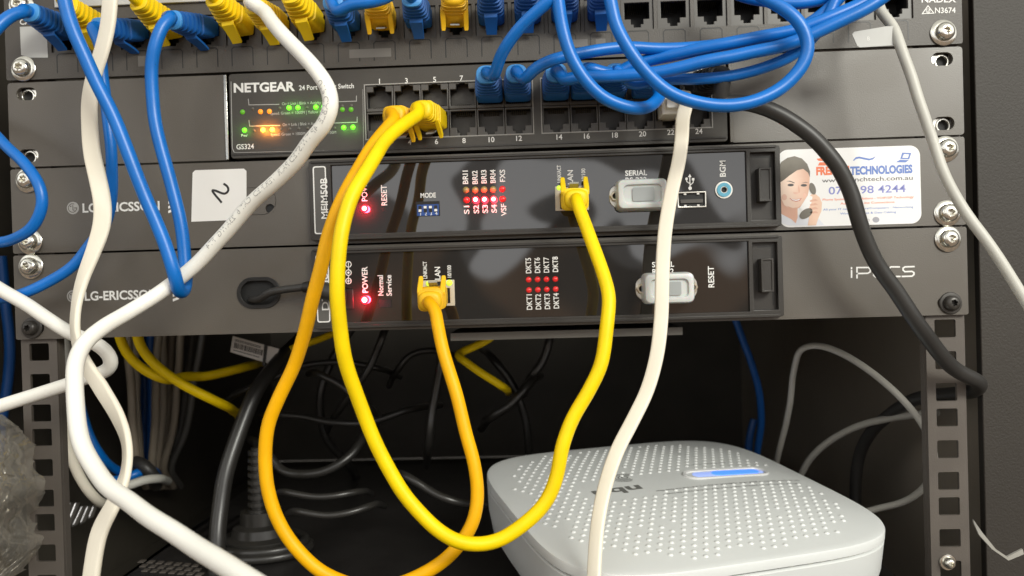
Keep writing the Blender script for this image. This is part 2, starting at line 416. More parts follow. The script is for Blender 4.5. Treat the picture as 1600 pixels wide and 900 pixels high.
# screws: torx pan head on a washer
def torx(r, n=36): return [((r * (1 + 0.16 * math.cos(6 * a))) * math.cos(a), (r * (1 + 0.16 * math.cos(6 * a))) * math.sin(a)) for a in [2 * math.pi * i / n for i in range(n)]]
def cage_nut(parent, x, z):
    o = MB().prism(rect(x - 5.6, x + 5.6, z - 4.4, z + 4.4), 3.2, 6.0, [circ(x, z, 2.7, 20)]).build('cage_nut', M['steel'], parent, bevel=.4)
    MB().prism(circ(x, z, 3.6, 20), 2.6, 3.4, [circ(x, z, 2.7, 20)]).build('nut_collar', M['steel'], o, bevel=.3)
    MB().prism(circ(x, z, 2.72, 16), 5.0, 6.2).build('nut_bore', M['hole'], o)
def screw(parent, x, z, y=0.0, dull=False, tilt=0, big=1.12):
    m = M['dsteel'] if dull else M['steel']
    c = Vector((x, y, z)); rings = []
    n = 36
    for r, d in ((5.8, 0), (5.8, 0.5), (5.4, 0.9), (3.2, 1.1)):
        rings.append([Vector((r * big * math.cos(2 * math.pi * i / n), -d, r * big * math.sin(2 * math.pi * i / n))) for i in range(n)])
    rx = Matrix.Rotation(R(tilt), 3, 'Y') @ Matrix.Rotation(R(-3), 3, 'X')
    mb = MB().loft([[c + rx @ p for p in r] for r in rings]); w = mb.build('screw', m, parent)
    rings = []
    for r, d in ((4.1, 1.05), (4.0, 2.6), (3.4, 3.7), (2.6, 4.2), (1.9, 4.35)):
        rings.append([Vector((r * big * math.cos(2 * math.pi * i / n), -d, r * big * math.sin(2 * math.pi * i / n))) for i in range(n)])
    rings.append([Vector((a * .95, -4.36, b * .95)) for a, b in torx(1.75 * big, n)])
    rings.append([Vector((a * .9, -2.0, b * .9)) for a, b in torx(1.6 * big, n)])
    MB().loft([[c + rx @ p for p in r] for r in rings]).build('screw_head', m, w)

# ------------------------------------------------------------------ RJ45 sockets
def rj_outline(cx, cz, up=1, w=12.4, h=8.2, nw=6.2, nh=2.6, nw2=3.4, nh2=1.6):
    o = [(-w / 2, -h / 2), (w / 2, -h / 2), (w / 2, h / 2), (nw / 2, h / 2), (nw / 2, h / 2 + nh), (nw2 / 2, h / 2 + nh), (nw2 / 2, h / 2 + nh + nh2),
         (-nw2 / 2, h / 2 + nh + nh2), (-nw2 / 2, h / 2 + nh), (-nw / 2, h / 2 + nh), (-nw / 2, h / 2), (-w / 2, h / 2)]
    return [(cx + a, cz + up * b) for a, b in o]
def rj_socket(parent, cx, cz, up, yf, cell, name='port', m='port'):
    """cell frame with the socket mouth, a dark cavity behind it and eight gold contacts"""
    p = MB().prism(rect(*cell), yf, yf + 2.0, [rj_outline(cx, cz, up)]).build(name, M[m], parent, bevel=0.25)
    mb = MB(); o = rj_outline(cx, cz, up, 12.6, 8.4, 6.4, 2.6, 3.6, 1.6); n = len(o)
    mb.add([(a, yf + 1.0, b) for a, b in o] + [(a, yf + 13, b) for a, b in o], [(i, (i + 1) % n, (i + 1) % n + n, i + n) for i in range(n)] + [tuple(range(n, 2 * n))])
    mb.build('port_cavity', M['hole'], p, smooth=0)
    mb = MB()
    for k in range(8):
        x = cx + (k - 3.5) * 1.02; z0 = cz - up * 3.9; z1 = cz - up * 1.2
        mb.add([(x - .25, yf + 3.0, z0), (x + .25, yf + 3.0, z0), (x + .25, yf + 9, z1), (x - .25, yf + 9, z1)], [(0, 1, 2, 3)])
    mb.build('contacts', M['gold'], p, smooth=0, recalc=False)
    return p

# ------------------------------------------------------------------ patch panel (top rack unit)
PZ = 133.35
pp = thing('patch_panel', 'black patch panel across the top, its left half full of blue and yellow plugs', 'patch panel', (0, 10, PZ))
PX = lambda i: -209.0 + 18.2 * i
ZP = 157.0
ports = [rect(PX(i) - 8.2, PX(i) + 8.2, ZP - 9.6, ZP + 6.6) for i in range(24)]
out_ = rrect(0, PZ + 22.4, 482.6, 43.4, 1.2, 3)
MB().prism(out_, -0.6, 2.0, ports + slots(PZ, (0, 2))).build('face_plate', M['panel2'], pp, smooth=0)
for i in range(24):
    rj_socket(pp, PX(i), ZP, -1, 0.5, (PX(i) - 8.15, PX(i) + 8.15, ZP - 9.55, ZP + 6.55))
mb = MB()
for i in range(24):                              # raised tabs under each socket
    z0, z1 = PZ + 5.6, PZ + 13.2
    stroke(mb, [(PX(i) - 5.4, z0 - 1.8), (PX(i) - 5.4, z1 - 1), (PX(i) - 4.4, z1), (PX(i) + 4.4, z1), (PX(i) + 5.4, z1 - 1), (PX(i) + 5.4, z0 - 1.8)], 0.55, -0.66)
mb.build('tab_grooves', M['black'], pp, smooth=0)
MB().box(-214, 214, -2.2, -0.62, PZ + 36.5, PZ + 43.8).build('label_strip', M['gpaper'], pp, bevel=0.3)
fl_ = mat('faded_grey_label', (0.15, 0.14, 0.128), 0.6)
for a, b, c, d in ((546, 75, 611, 91), (893, 61, 918, 74), (931, 60, 946, 70), (216, 87, 236, 104)):
    p = at(a, d, -0.7); q = at(c, b, -0.7); flat(MB(), rect(p.x, q.x, p.z, q.z), -0.7).build('faded_label', fl_, pp, smooth=0)
wl = [at(*c, -0.75) for c in ((31, 42), (57, 41), (73, 52), (75, 90), (47, 90), (33, 86))]
flat(MB(), [(p.x, p.z) for p in wl], -0.75).build('white_label', M['gpaper'], pp, smooth=0)
mb = MB(); ptext(mb, 'CA', 39, 34, -0.72, 8.5, 17, bold=.02); ptext(mb, 'N3674', 1477, 16, -0.72, 8.5, 31, -2, bold=.012)
ptext(mb, 'NADEX', 1467, -1, -0.72, 9, 52, -2, bold=.02)
p = [at(a, b, -0.72) for a, b in ((1441, 21.5), (1450, 9), (1459, 20.5))]; stroke(mb, [(q.x, q.z) for q in p], 0.45, -0.72, True)
c = at(1450, 17, -0.72); stroke(mb, circ(c.x, c.z, 1.0, 12), 0.3, -0.72, True); stroke(mb, [(c.x - .5, c.z), (c.x, c.z - .5), (c.x + .8, c.z + .8)], 0.3, -0.72)
mb.build('lettering', M['white'], pp, smooth=0)
for sx_ in (-1, 1):
    screw(pp, sx_ * 232, PZ + HZ[0], -0.6, tilt=20 * sx_)
screw(pp, -232, PZ + HZ[2] + .5, -0.6, tilt=40)

# ------------------------------------------------------------------ network switch (second unit)
NZ = 88.9
sw = thing('network_switch', 'black 24 port network switch with lit green and orange lamps at its left', 'network switch', (0, 10, NZ))
zc = NZ + 22.2
for sgn in (-1, 1):
    a, b = sorted((sgn * 127.0, sgn * 241.3))
    o = rrect((a + b) / 2, zc, b - a, 43.4, 1.5, 3)
    hl = [h for h in slots(NZ, (0, 2)) if (h[0][0] > 0) == (sgn > 0)]
    br = MB().prism(o, 0.0, 1.8, hl).build('mounting_bracket', M['panel'], sw, smooth=0)
    a, b = sorted((sgn * 126.6, sgn * 128.2)); MB().box(a, b, -0.9, 40, zc - 21.6, zc + 21.6).build('bracket_edge', M['steel'] if sgn < 0 else M['panel'], br, bevel=.2)
for sx_ in (-1, 1):
    for h in (HZ[0], HZ[2]): cage_nut(sw, sx_ * 232.5 , NZ + h - .6)
SF = -1.2                                        # front of the switch
B1 = (-55.6, 28.6); B2 = (33.4, 117.6); BZ0, BZ1 = 97.4, 124.4
body = MB().prism(rrect(0, zc + .2, 250.6, 43.0, 1.6, 3), SF, 6, [rect(*B1, BZ0, BZ1), rect(*B2, BZ0, BZ1)]).build('front_panel', M['switch'], sw, bevel=0.5)
MB().box(-125, 125, 6.2, 210, zc - 21, zc + 21).build('housing', M['switch'], sw)
MB().box(-124.5, 124.5, SF - 0.5, SF + .5, NZ + 2.6, NZ + 3.4).build('lower_ridge', M['frame'], sw)
SWP = {}
zt, zb = 118.3, 104.4
for blk, (b0, b1) in enumerate((B1, B2)):
    w = (b1 - b0) / 6
    for k in range(6):
        x = b0 + w * (k + .5)
        for row, z in ((0, zt), (1, zb)):
            nprt = blk * 12 + k * 2 + 1 + row
            SWP[nprt] = Vector((x, SF, z - (-.8 if row else .8)))
            cell = (b0 + w * k + .12, b0 + w * (k + 1) - .12, (111.1 if row == 0 else BZ0 + .1), (BZ1 - .1 if row == 0 else 110.9))
            rj_socket(sw, x, z - (1.4 if row == 0 else -1.4), 1 if row == 0 else -1, SF + .7, cell)
for b0, b1 in (B1, B2):
    stroke_mb = MB(); stroke(stroke_mb, rect(b0 - .3, b1 + .3, BZ0 - .3, BZ1 + .3), 0.6, SF - .06, True); stroke_mb.build('block_outline', M['lgrey'], sw, smooth=0)
TY = SF - 0.08
mb = MB()
ptext(mb, 'NETGEAR', 413, 136, TY, 14, 98, -1.5 + .9, bold=.035)
mb.build('brand_lettering', M['white'], sw, smooth=0)
mb = MB()
ptext(mb, '24 Port Gigabit Switch', 510, 135.5, TY, 7.5, 87, 0, bold=.014)
ptext(mb, 'GS324', 383, 229, TY, 8, 28, 0, bold=.014); ptext(mb, 'Pwr', 382, 211.5, TY, 4.5, 10, 0)
for t, px, py in (('1', 593, 127), ('3', 635, 126), ('5', 679, 124), ('7', 721, 122), ('9', 765, 121), ('11', 810, 120), ('13', 873, 117), ('15', 916, 116), ('17', 960, 114), ('19', 1004, 113), ('21', 1048, 111), ('23', 1092, 110),
                  ('2', 597, 223), ('4', 640, 222), ('6', 682, 221), ('8', 725, 219.5), ('10', 768, 218), ('12', 811, 216), ('14', 874, 214), ('16', 917, 212.5), ('18', 961, 211), ('20', 1004, 209), ('22', 1048, 206.5), ('24', 1092, 205)):
    ptext(mb, t, px, py, TY, 8, None, 0, bold=.012)
mb.build('lettering', M['white'], sw, smooth=0)
mb = MB()
for dy, dx in ((0, 0), (33, 1)):
    ptext(mb, 'On = Link | Blink = Activity', 471 + dx, 161 + dy * .99, TY, 4.6, 62, 0)
    ptext(mb, 'Speed: Green = 1000M | Yellow = 10/100M', 473 + dx, 175.5 + dy, TY, 4.6, 104, 0)
    for pl in (((388, 155), (389, 164), (436, 163)), ((557, 150), (557, 158), (512, 159.5))):
        q = [at(a + dx, b + dy, TY) for a, b in pl]; stroke(mb, [(v.x, v.z) for v in q], 0.36, TY)
mb.build('fine_print', M['grey'], sw, smooth=0)
mb = MB(); q = [at(a, b, TY) for a, b in ((361, 128), (363, 232), (366, 238), (372, 238.5), (565, 234), (568, 229), (567, 140))]
stroke(mb, [(v.x, v.z) for v in q[:3]], 0.35, TY); mb.build('panel_line', M['grey'], sw, smooth=0)
mb = MB(); stroke(mb, [(v.x, v.z) for v in q[2:]], 0.3, TY); mb.build('panel_line', M['lgrey'], sw, smooth=0)
GLOW = {'led_red': ((1, .02, .04), 3.2), 'led_green': ((.2, 1, .03), .12), 'led_orange': ((1, .33, .03), .8)}
def led(parent, px, py, y, r, mk, glow=0.0):
    c = at(px, py, y); n = 14; rings = []
    for a in (0, 25, 50, 72):
        rr, d = r * math.cos(R(a)), r * .9 * math.sin(R(a))
        rings.append([Vector((c.x + rr * math.cos(2 * math.pi * i / n), c.y + .3 - d, c.z + rr * math.sin(2 * math.pi * i / n))) for i in range(n)])
    o = MB().loft(rings).build('led', M[mk], parent)
    if mk == 'led_red':
        rr = [[Vector((c.x + .62 * r * q * a, c.y + .3 - r * .9 - d, c.z + .62 * r * q * b)) for a, b in ring(1, 12)] for q, d in ((1, -.25), (.9, .05), (.5, .15))]
        MB().loft(rr).build('led_core', M['led_core'], o)
    if glow:                                     # the lamp's own light on the panel around it
        col, f = GLOW[mk]
        ld = bpy.data.lights.new('led_light', 'SPOT'); ld.spot_size = R(165); ld.spot_blend = 1.0; ld.energy = glow * f; ld.color = col; ld.shadow_soft_size = r * K
        lo = bpy.data.objects.new('led_light', ld); COL.objects.link(lo); lo.location = (c + Vector((0, -4.2, 0))) * K; lo.rotation_euler = (R(90), 0, 0)
    return o
for px, py, mk in ((379, 175, 'led_dgreen'), (395, 170, 'led_off'), (407, 174.5, 'led_dorange'), (421, 174, 'led_dorange'), (437, 169, 'led_off'), (451.5, 168.5, 'led_green'), (465.5, 168.3, 'led_green'), (480, 168, 'led_off'),
                   (493.5, 167.4, 'led_green'), (506, 167, 'led_green'), (521, 166, 'led_off'), (535, 171, 'led_dgreen'), (548.5, 171, 'led_dgreen'), (535, 165.5, 'led_off'), (549, 165, 'led_off'),
                   (382, 203.5, 'led_green'), (397, 204, 'led_off'), (411, 203, 'led_orange'), (425.5, 202.5, 'led_orange'), (439, 202, 'led_off'), (453, 201.5, 'led_off'), (467, 201, 'led_off'), (481, 200.5, 'led_off'), (523, 200, 'led_off'), (537, 199.3, 'led_green'), (551.5, 198.8, 'led_green')):
    led(sw, px, py, SF, 0.9 if mk == 'led_off' else 1.35, mk, {'led_orange': .010, 'led_green': .010}.get(mk, 0))

# ------------------------------------------------------------------ the two phone system units
FY, FA, TF = -4.6, -3.0, -3.1                    # frame front, fascia front, fascia lettering
def rim(mb, x0, x1, z0, z1, t, yf, yb): return mb.prism(rect(x0, x1, z0, z1), yf, yb, [rect(x0 + t, x1 - t, z0 + t, z1 - t)])
def phone_unit(name, label, z0, hole_cz, dull_low):
    u = thing(name, label, 'phone system', (0, 10, z0))
    hole = rrect(-113.5, z0 + hole_cz, 20.5, 14.0, 6.9, 8)
    MB().prism(rrect(0, z0 + 22.2, 482.6, 43.4, 1.0, 3), 0.0, 2.2, [hole] + slots(z0, (0, 2))).build('face_plate', M['panel'], u, smooth=0)
    a, b = z0 + 2.4, z0 + 42.0
    f = MB().prism(rrect(32.5, (a + b) / 2, 234.5, b - a, 0.8, 2), FY, -0.01,
                   [rect(-73.6, 133.2, a + 2.6, b - 2.2), rect(135.2, 147.2, a + 3.2, b - 3.0)]).build('module_frame', M['frame'], u, bevel=0.4)
    MB().box(-83.5, 147.8, FY - 1.1, FY + .4, a - .35, a + 1.2).build('lower_lip', M['frame'], f, bevel=.3)
    MB().box(-83.5, 147.8, FY - .7, FY + .4, b - 1.0, b + .3).build('upper_lip', M['frame'], f, bevel=.3)
    MB().box(-73.5, 133.1, FA, -0.02, a + 2.65, b - 2.25).build('fascia', M['gloss'], u)
    MB().box(135.3, 147.1, -1.4, -0.02, a + 3.3, b - 3.1).build('latch_well', M['frame'], f)
    lt = MB().box(138.3, 144.4, -7.2, -1.4, z0 + 14.4, z0 + 31.0).build('latch', M['frame'], u, bevel=.5)
    rim(MB(), 138.3, 144.4, z0 + 14.4, z0 + 31.0, 1.0, -7.8, -7.1).build('latch_rim', M['frame'], lt, bevel=.2)
    sm = MB(); stroke(sm, [(138.5, b - 5), (145.6, b - 5), (145.6, a + 6)], .7, -1.5); sm.build('latch_groove', M['black'], u, smooth=0)
    # left name plate with a white outline
    MB().prism(rrect(-79.2, z0 + 22.4, 7.0, 34.5, 1.0, 3), FY - .35, FY + .1).build('name_plate', M['plate'], u)
    MB().prism(rrect(-79.2, z0 + 22.4, 6.6, 34.0, 1.2, 3), FY - .45, FY - .3, [rrect(-79.2, z0 + 22.4, 5.5, 32.9, .8, 3)]).build('plate_outline', M['white'], u)
    for sx_ in (-1, 1):
        screw(u, sx_ * 232, z0 + HZ[2], 0, tilt=25 * sx_ + 10)
        screw(u, sx_ * (232 if not dull_low else 232.5), z0 + HZ[0], 0, dull=dull_low, tilt=-15, big=1.12 if not dull_low else .95)
    return u
def lan_jack(u, px, py, wpx, hpx):
    a = at(px - wpx / 2, py + hpx / 2, FA); b = at(px + wpx / 2, py - hpx / 2, FA)
    cx, cz = (a.x + b.x) / 2, (a.z + b.z) / 2
    j = MB().prism(rect(a.x, b.x, a.z, b.z), FA - 1.0, FA + .5, [rj_outline(cx, cz - 1.4, 1, 11.8, 7.6, 6, 2.4, 3.2, 1.0)]).build('network_jack', M['jackgrey'], u, bevel=.25)
    MB().box(a.x + .4, b.x - .4, FA - .1, FA + .4, a.z + .4, b.z - .4).build('jack_cavity', M['hole'], j)
    return Vector((cx, FA - 1.0, cz - 1.0))
def serial(u, px, py, wpx, screws):
    c = at(px, py, FA)
    s_ = MB().prism(rrect(c.x, c.z, 30.5, 11.5, 4.5, 5), FA - .8, FA + .2, [rrect(c.x, c.z, 17, 8.0, 2.4, 4)]).build('serial_port', M['silver'], u, bevel=.2)
    MB().prism(rrect(c.x, c.z, 17, 8.0, 2.4, 4), FA - .3, FA + .1).build('socket_face', M['black'], s_)
    for k in screws:
        x = c.x + k * 12.5; n = 6
        h = MB().prism(circ(x, c.z, 2.7, 6), FA - 3.6, FA - .7, [circ(x, c.z, 1.4, 12)]).build('hex_stud', M['brass'], s_, bevel=.25)
        MB().prism(circ(x, c.z, 1.4, 12), FA - 2.2, FA - .9).build('stud_bore', M['hole'], h)
    return c
def dust_cap(label, c, w=25.2, h=15.6):
    t = thing('dust_cap', label, 'dust cap', (c.x, FA - .9, c.z), 'clear dust caps on the serial ports')
    rings = []
    for dw, y in ((0, -1.0), (-.2, -4.0), (-1.0, -9.5), (-2.0, -10.8), (-4.2, -11.2)):
        rings.append([Vector((a, FA + y, b)) for a, b in rrect(c.x, c.z, w + dw, h + dw, 3.0 + dw * .25, 6)])
    rings2 = [[Vector((a, FA + y, b)) for a, b in rrect(c.x, c.z, w + dw, h + dw, 2.5, 6)] for dw, y in ((-6.5, -11.0), (-7.0, -9.6))]
    MB().loft(rings + rings2).build('cap_body', M['rubber'], t)
    MB().prism(rrect(c.x + .4, c.z - .2, 10.5, 6.6, .8, 3), FA - 10.4, FA - 9.0).build('cap_inset', M['rubber2'], t)

UNIT = None
# upper unit
Z1 = 44.45
u1 = phone_unit('phone_system_unit', 'upper black phone system unit with a blue mode switch and audio jack', Z1, 23.5, False)
p = at(422, 326, 0)
MB().prism(rrect(-113.5, Z1 + 23.5, 20.1, 13.6, 6.7, 8), -.15, 1.5, [circ(p.x, p.z, 2.4, 16)]).build('hole_cover', M['panel'], u1, bevel=.3)
MB().prism(circ(p.x, p.z, 2.45, 16), .9, 1.6).build('cover_hole', M['hole'], u1)
UNIT = u1; ptext(MB(), 'MFIM50B', 506.5, 310, FY - .5, 11, 64, 90, bold=.01).build('plate_lettering', M['white'], u1, smooth=0)
for t, px, py, cap, w in (('POWER', 569, 294, 8.8, 41), ('RESET', 600, 305, 8.8, 32), ('BRI1', 727, 277, 8.2, 21), ('BRI2', 742, 277, 8.2, 21), ('BRI3', 756, 276, 8.2, 21), ('BRI4', 770, 275.5, 8.2, 21), ('FXS', 785, 274.5, 8.2, 19),
                      ('S1', 729, 328, 8.2, 13), ('S2', 744, 327, 8.2, 13), ('S3', 758, 326.5, 8.2, 13), ('S4', 772, 326, 8.2, 13), ('VSF', 787, 328, 8.2, 19),
                      ('LINK/ACT', 873.5, 271.5, 6, 27), ('LAN', 891, 277, 8.4, 22), ('10/100', 911.5, 273, 6, 19), ('BGM', 1129, 263.5, 9, 25)):
    ptext(MB(), t, px, py, TF, cap, w, 90, bold=.016).build('lettering', M['white'], UNIT, smooth=0)
ptext(MB(), 'MODE', 669, 305, TF, 7.4, 24, 0, bold=.016).build('lettering', M['white'], u1, smooth=0); mb = MB(); ptext(mb, 'SERIAL', 994, 270, TF, 8, 34, 0, bold=.016); ptext(mb, 'RS-232', 994, 281, TF, 8, 33, 0, bold=.016)
mb.build('lettering', M['white'], u1, smooth=0); mb = MB()
c = at(1078, 284, TF)                            # the trident sign over the usb port
stroke(mb, [(c.x, c.z - 3.2), (c.x, c.z + 2.6)], .45, TF); flat(mb, [(c.x - .9, c.z + 2.3), (c.x + .9, c.z + 2.3), (c.x, c.z + 3.9)], TF); flat(mb, circ(c.x, c.z - 3.2, .9, 12), TF)
stroke(mb, [(c.x, c.z - 1.8), (c.x + 1.6, c.z - .4), (c.x + 1.6, c.z + .8)], .4, TF); stroke(mb, [(c.x, c.z - 1.0), (c.x - 1.6, c.z + .2), (c.x - 1.6, c.z + 1.2)], .4, TF)
flat(mb, rect(c.x + 1.0, c.x + 2.2, c.z + .6, c.z + 1.8), TF - .01); flat(mb, circ(c.x - 1.6, c.z + 1.5, .7, 10), TF - .01)
mb.build('usb_sign', M['white'], u1, smooth=0)
for i, px in enumerate((728, 742.3, 756.3, 770.5, 785)):
    led(u1, px, 297 - i * .4, FA, 1.75, 'led_amber' if i < 4 else 'led_dred')
    lit = i in (1, 2, 3)
    led(u1, px + .8, 312.6 - i * .4, FA, 1.75, 'led_red' if lit else 'led_dred', .003 if lit else 0)
led(u1, 570, 326, FA, 1.9, 'led_red', .018)
c = at(599, 327, FA); MB().prism(circ(c.x, c.z, 1.1, 12), FA - .04, FA + .3).build('reset_hole', M['hole'], u1)
a = at(650, 338.5, FA); b = at(687, 314, FA)
d = MB().box(a.x, b.x, FA - .2, FA + .4, a.z, b.z).build('mode_switch', M['black'], u1, bevel=.1)
MB().box(a.x + .8, b.x - .5, FA - .5, FA - .1, a.z + .3, b.z - 1.6).build('switch_body', M['dip'], d)
mb = MB(); mb2 = MB(); w = (b.x - a.x - 1.6) / 4
for k in range(4):
    x = a.x + .9 + w * (k + .5); zt_ = b.z - 3.0 if k in (1, 2) else b.z - 4.6
    mb2.box(x - .8, x + .8, FA - .56, FA - .3, b.z - 5.6, b.z - 2.2); mb.box(x - .7, x + .7, FA - .9, FA - .4, zt_ - .6, zt_ + .6)
    text(mb, str(k + 1), (x + .2, a.z + 1.3), FA - .54, 1.7)
mb2.build('slider_wells', M['black'], d); mb.build('sliders', M['white'], d)
J1 = lan_jack(u1, 893.5, 310, 51, 40)
led(u1, 873.5, 293.5, FA - 1.0, 1.3, 'led_yg'); led(u1, 912, 293, FA - 1.0, 1.3, 'led_off')
c1 = serial(u1, 1000, 306, 80, (-1,))
a = at(1058, 325.5, FA); b = at(1102.5, 299, FA)
us = rim(MB(), a.x, b.x, a.z, b.z, .7, FA - 1.4, FA + .2).build('usb_port', M['silver'], u1, bevel=.15)
MB().box(a.x + .5, b.x - .5, FA - .1, FA + .1, a.z + .5, b.z - .5).build('usb_cavity', M['hole'], us)
MB().box(a.x + 1.6, b.x - 1.6, FA - 1.0, FA - .1, (a.z + b.z) / 2 - 1.6, (a.z + b.z) / 2 + .2).build('usb_tongue', M['port'], us)
mb = MB()
for k in (-1, 1): mb.box((a.x + b.x) / 2 + k * 3.2 - .6, (a.x + b.x) / 2 + k * 3.2 + .6, FA - 1.0, FA - .3, a.z + .7, a.z + 1.5); mb.box((a.x + b.x) / 2 + k * 3.2 - .6, (a.x + b.x) / 2 + k * 3.2 + .6, FA - 1.0, FA - .3, b.z - 1.5, b.z - .7)
mb.build('usb_springs', M['silver'], us)
c = at(1130.5, 297, FA)
def disc_ring(nm, m, par, r0, r1, y0, y1): return MB().prism(circ(c.x, c.z, r0, 32), y0, y1, [circ(c.x, c.z, r1, 32)]).build(nm, M[m], par, bevel=.2)
aj = disc_ring('audio_jack', 'silver', u1, 4.3, 3.4, FA - 1.0, FA + .2)
disc_ring('jack_ring', 'cyan', aj, 3.5, 1.7, FA - 1.6, FA - .2); disc_ring('jack_sleeve', 'silver', aj, 1.8, 1.4, FA - 1.3, FA); MB().prism(circ(c.x, c.z, 1.5, 16), FA - .1, FA + .1).build('jack_hole', M['hole'], aj)
dust_cap('clear rubber dust cap on the serial port beside the usb socket', c1)

# lower unit
u2 = phone_unit('phone_system_unit', 'lower black phone system unit with eight unlit red lamps', 0.0, 21.2, True)
UNIT = u2; ptext(MB(), 'DTIM8', 507.5, 456, FY - .5, 11, 58, 90, bold=.01).build('plate_lettering', M['white'], u2, smooth=0)
for t, px, py, cap, w in (('POWER', 570, 437, 8.8, 41), ('Normal', 594.5, 446, 8.4, 32), ('Service', 607.5, 446, 8.4, 33), ('LINK/ACT', 664, 422, 6, 27), ('LAN', 683.5, 427, 8.6, 20), ('10/100', 702, 424, 6, 19),
                          ('DKT5', 825.5, 415, 8.4, 24), ('DKT6', 839.5, 414.5, 8.4, 24), ('DKT7', 853.5, 414, 8.4, 24), ('DKT8', 867.5, 413, 8.4, 24), ('DKT1', 827, 472, 8.4, 24), ('DKT2', 841, 471.5, 8.4, 24), ('DKT3', 855, 471, 8.4, 24), ('DKT4', 869, 470, 8.4, 24), ('RESET', 1111, 432.5, 9, 33)):
    ptext(MB(), t, px, py, TF, cap, w, 90, bold=.016).build('lettering', M['white'], UNIT, smooth=0)
mb = MB(); ptext(mb, 'SERIAL', 1036, 413, TF, 8, 34, 0, bold=.016); ptext(mb, 'RS-232', 1036, 424, TF, 8, 33, 0, bold=.016)
mb.build('lettering', M['white'], u2, smooth=0); mb = MB()
cs = [at(544.5, y, TF) for y in (413, 426, 439)]
for q, r in zip(cs, (1.4, 1.4, 1.4)): stroke(mb, circ(q.x, q.z, r, 14), .4, TF, True)
flat(mb, circ(cs[1].x, cs[1].z, .6, 10), TF)
stroke(mb, [(cs[0].x, cs[0].z - .8), (cs[0].x, cs[0].z + .8)], .35, TF); stroke(mb, [(cs[2].x - .8, cs[2].z), (cs[2].x + .8, cs[2].z)], .35, TF); stroke(mb, [(cs[2].x, cs[2].z - .8), (cs[2].x, cs[2].z + .8)], .35, TF)
stroke(mb, [(cs[0].x, cs[0].z - 1.5), (cs[1].x, cs[1].z + 1.5)], .35, TF); stroke(mb, [(cs[1].x, cs[1].z - 1.5), (cs[2].x, cs[2].z + 1.5)], .35, TF)
mb.build('polarity_sign', M['white'], u2, smooth=0)
for k in range(4):
    led(u2, 826 + 13.9 * k, 437 - .3 * k, FA, 1.5, 'led_dred'); led(u2, 826.5 + 13.9 * k, 453.2 - .5 * k, FA, 1.5, 'led_dred')
led(u2, 570.5, 468.5, FA, 2.2, 'led_red', .024)
a = at(592, 480.5, FA); b = at(612, 467, FA); sv = rim(MB(), a.x, b.x, a.z, b.z, .4, FA - .25, FA + .1).build('service_switch', M['black'], u2); MB().box(a.x + .3, b.x - .3, FA - .1, FA + .05, a.z + .3, b.z - .3).build('switch_well', M['hole'], sv)
a = at(538, 483, FA); b = at(552, 452, FA); MB().box(a.x, b.x, FA - .5, FA + .1, a.z, b.z).build('power_socket', M['black'], u2, bevel=.3)
J2 = lan_jack(u2, 685, 458, 50, 42)
led(u2, 669.5, 443, FA - 1.0, 1.4, 'led_yg'); led(u2, 702, 442, FA - 1.0, 1.6, 'led_yg')
c2 = serial(u2, 1041, 450, 80, (-1, 1))
dust_cap('clear rubber dust cap on the serial port crossed by the cream cable', c2)
MB().box(-17, 102, 8, 60, -6.5, -2.6).build('bottom_tray', mat('dull_tray_metal', (0.13, 0.12, 0.105), .5, metal=.2), u2)
for u_, z_ in ((u1, Z1), (u2, 0.0)):
    MB().box(-215, 215, 4.6, 230, z_ + 1.5, z_ + 42.5).build('housing', M['black'], u_)
# hole in the lower plate with the power lead coming out of it
hw = MB().prism(rrect(-113.5, 21.2, 20.4, 13.9, 6.85, 8), 2.1, 4.5).build('cable_hole', M['hole'], u2)
MB().prism(rrect(-113.5, 21.2, 22.5, 16.0, 7.9, 8), -.8, 0.1, [rrect(-113.5, 21.2, 18.6, 12.2, 6.0, 8)]).build('hole_grommet', M['black'], u2, bevel=.35)

# logos on the left of both plates, and the right of the lower one
def logo(u, px, py, tx, ty, wpx, mx, my):
    y = -.08; c = at(px, py, y); m1 = MB()
    flat(m1, circ(c.x, c.z, 3.2, 28), y); m1.build('logo_disc', M['grey'], u, smooth=0)
    m2 = MB(); y2 = y - .05
    stroke(m2, [(c.x - .2 + 2.2 * math.cos(R(t)), c.z + 2.2 * math.sin(R(t))) for t in range(70, 361, 20)], .4, y2); stroke(m2, [(c.x + 2.0, c.z), (c.x + .7, c.z)], .4, y2)
    stroke(m2, [(c.x, c.z + 1.4), (c.x, c.z - 1.1), (c.x + .8, c.z - 1.1)], .4, y2); flat(m2, circ(c.x - 1.1, c.z + .9, .4, 10), y2)
    m2.build('logo_lines', M['panel'], u, smooth=0)
    m3 = MB(); ptext(m3, 'LG-ERICSSON', tx, ty, y, 14.0, wpx, 0, bold=.026)
    for k in range(3):
        q = at(mx, my + (k - 1) * 7.2, y); q2 = at(mx + 10, my - 4.0 + (k - 1) * 7.2, y)
        flat(m3, [(q.x, q.z), (q2.x, q2.z), (q2.x, q2.z + 1.3), (q.x, q.z + 1.3)], y)
    m3.build('brand_lettering', M['white'], u, smooth=0)
logo(u1, 114, 325, 189, 323, 125, 263, 326)
logo(u2, 114, 463, 189, 461, 118, 270, 464)
mb = MB(); y = -.08
def seg(pts): 
    q = [at(a, b, y) for a, b in pts]; stroke(mb, [(v.x, v.z) for v in q], .75, y)
seg([(1330.5, 423), (1330.5, 433)]); seg([(1330.5, 418.5), (1330.5, 419.5)])
seg([(1339, 434), (1339, 418), (1357, 418), (1360, 421), (1359.5, 425), (1356, 427), (1339, 427.5)])
seg([(1384, 417.5), (1368, 418), (1365, 421), (1365, 430), (1368, 433), (1384, 432.5)]); seg([(1366, 425.5), (1382, 425)])
seg([(1405, 417), (1392, 417), (1389, 420), (1389, 429), (1392, 432), (1406, 432)])
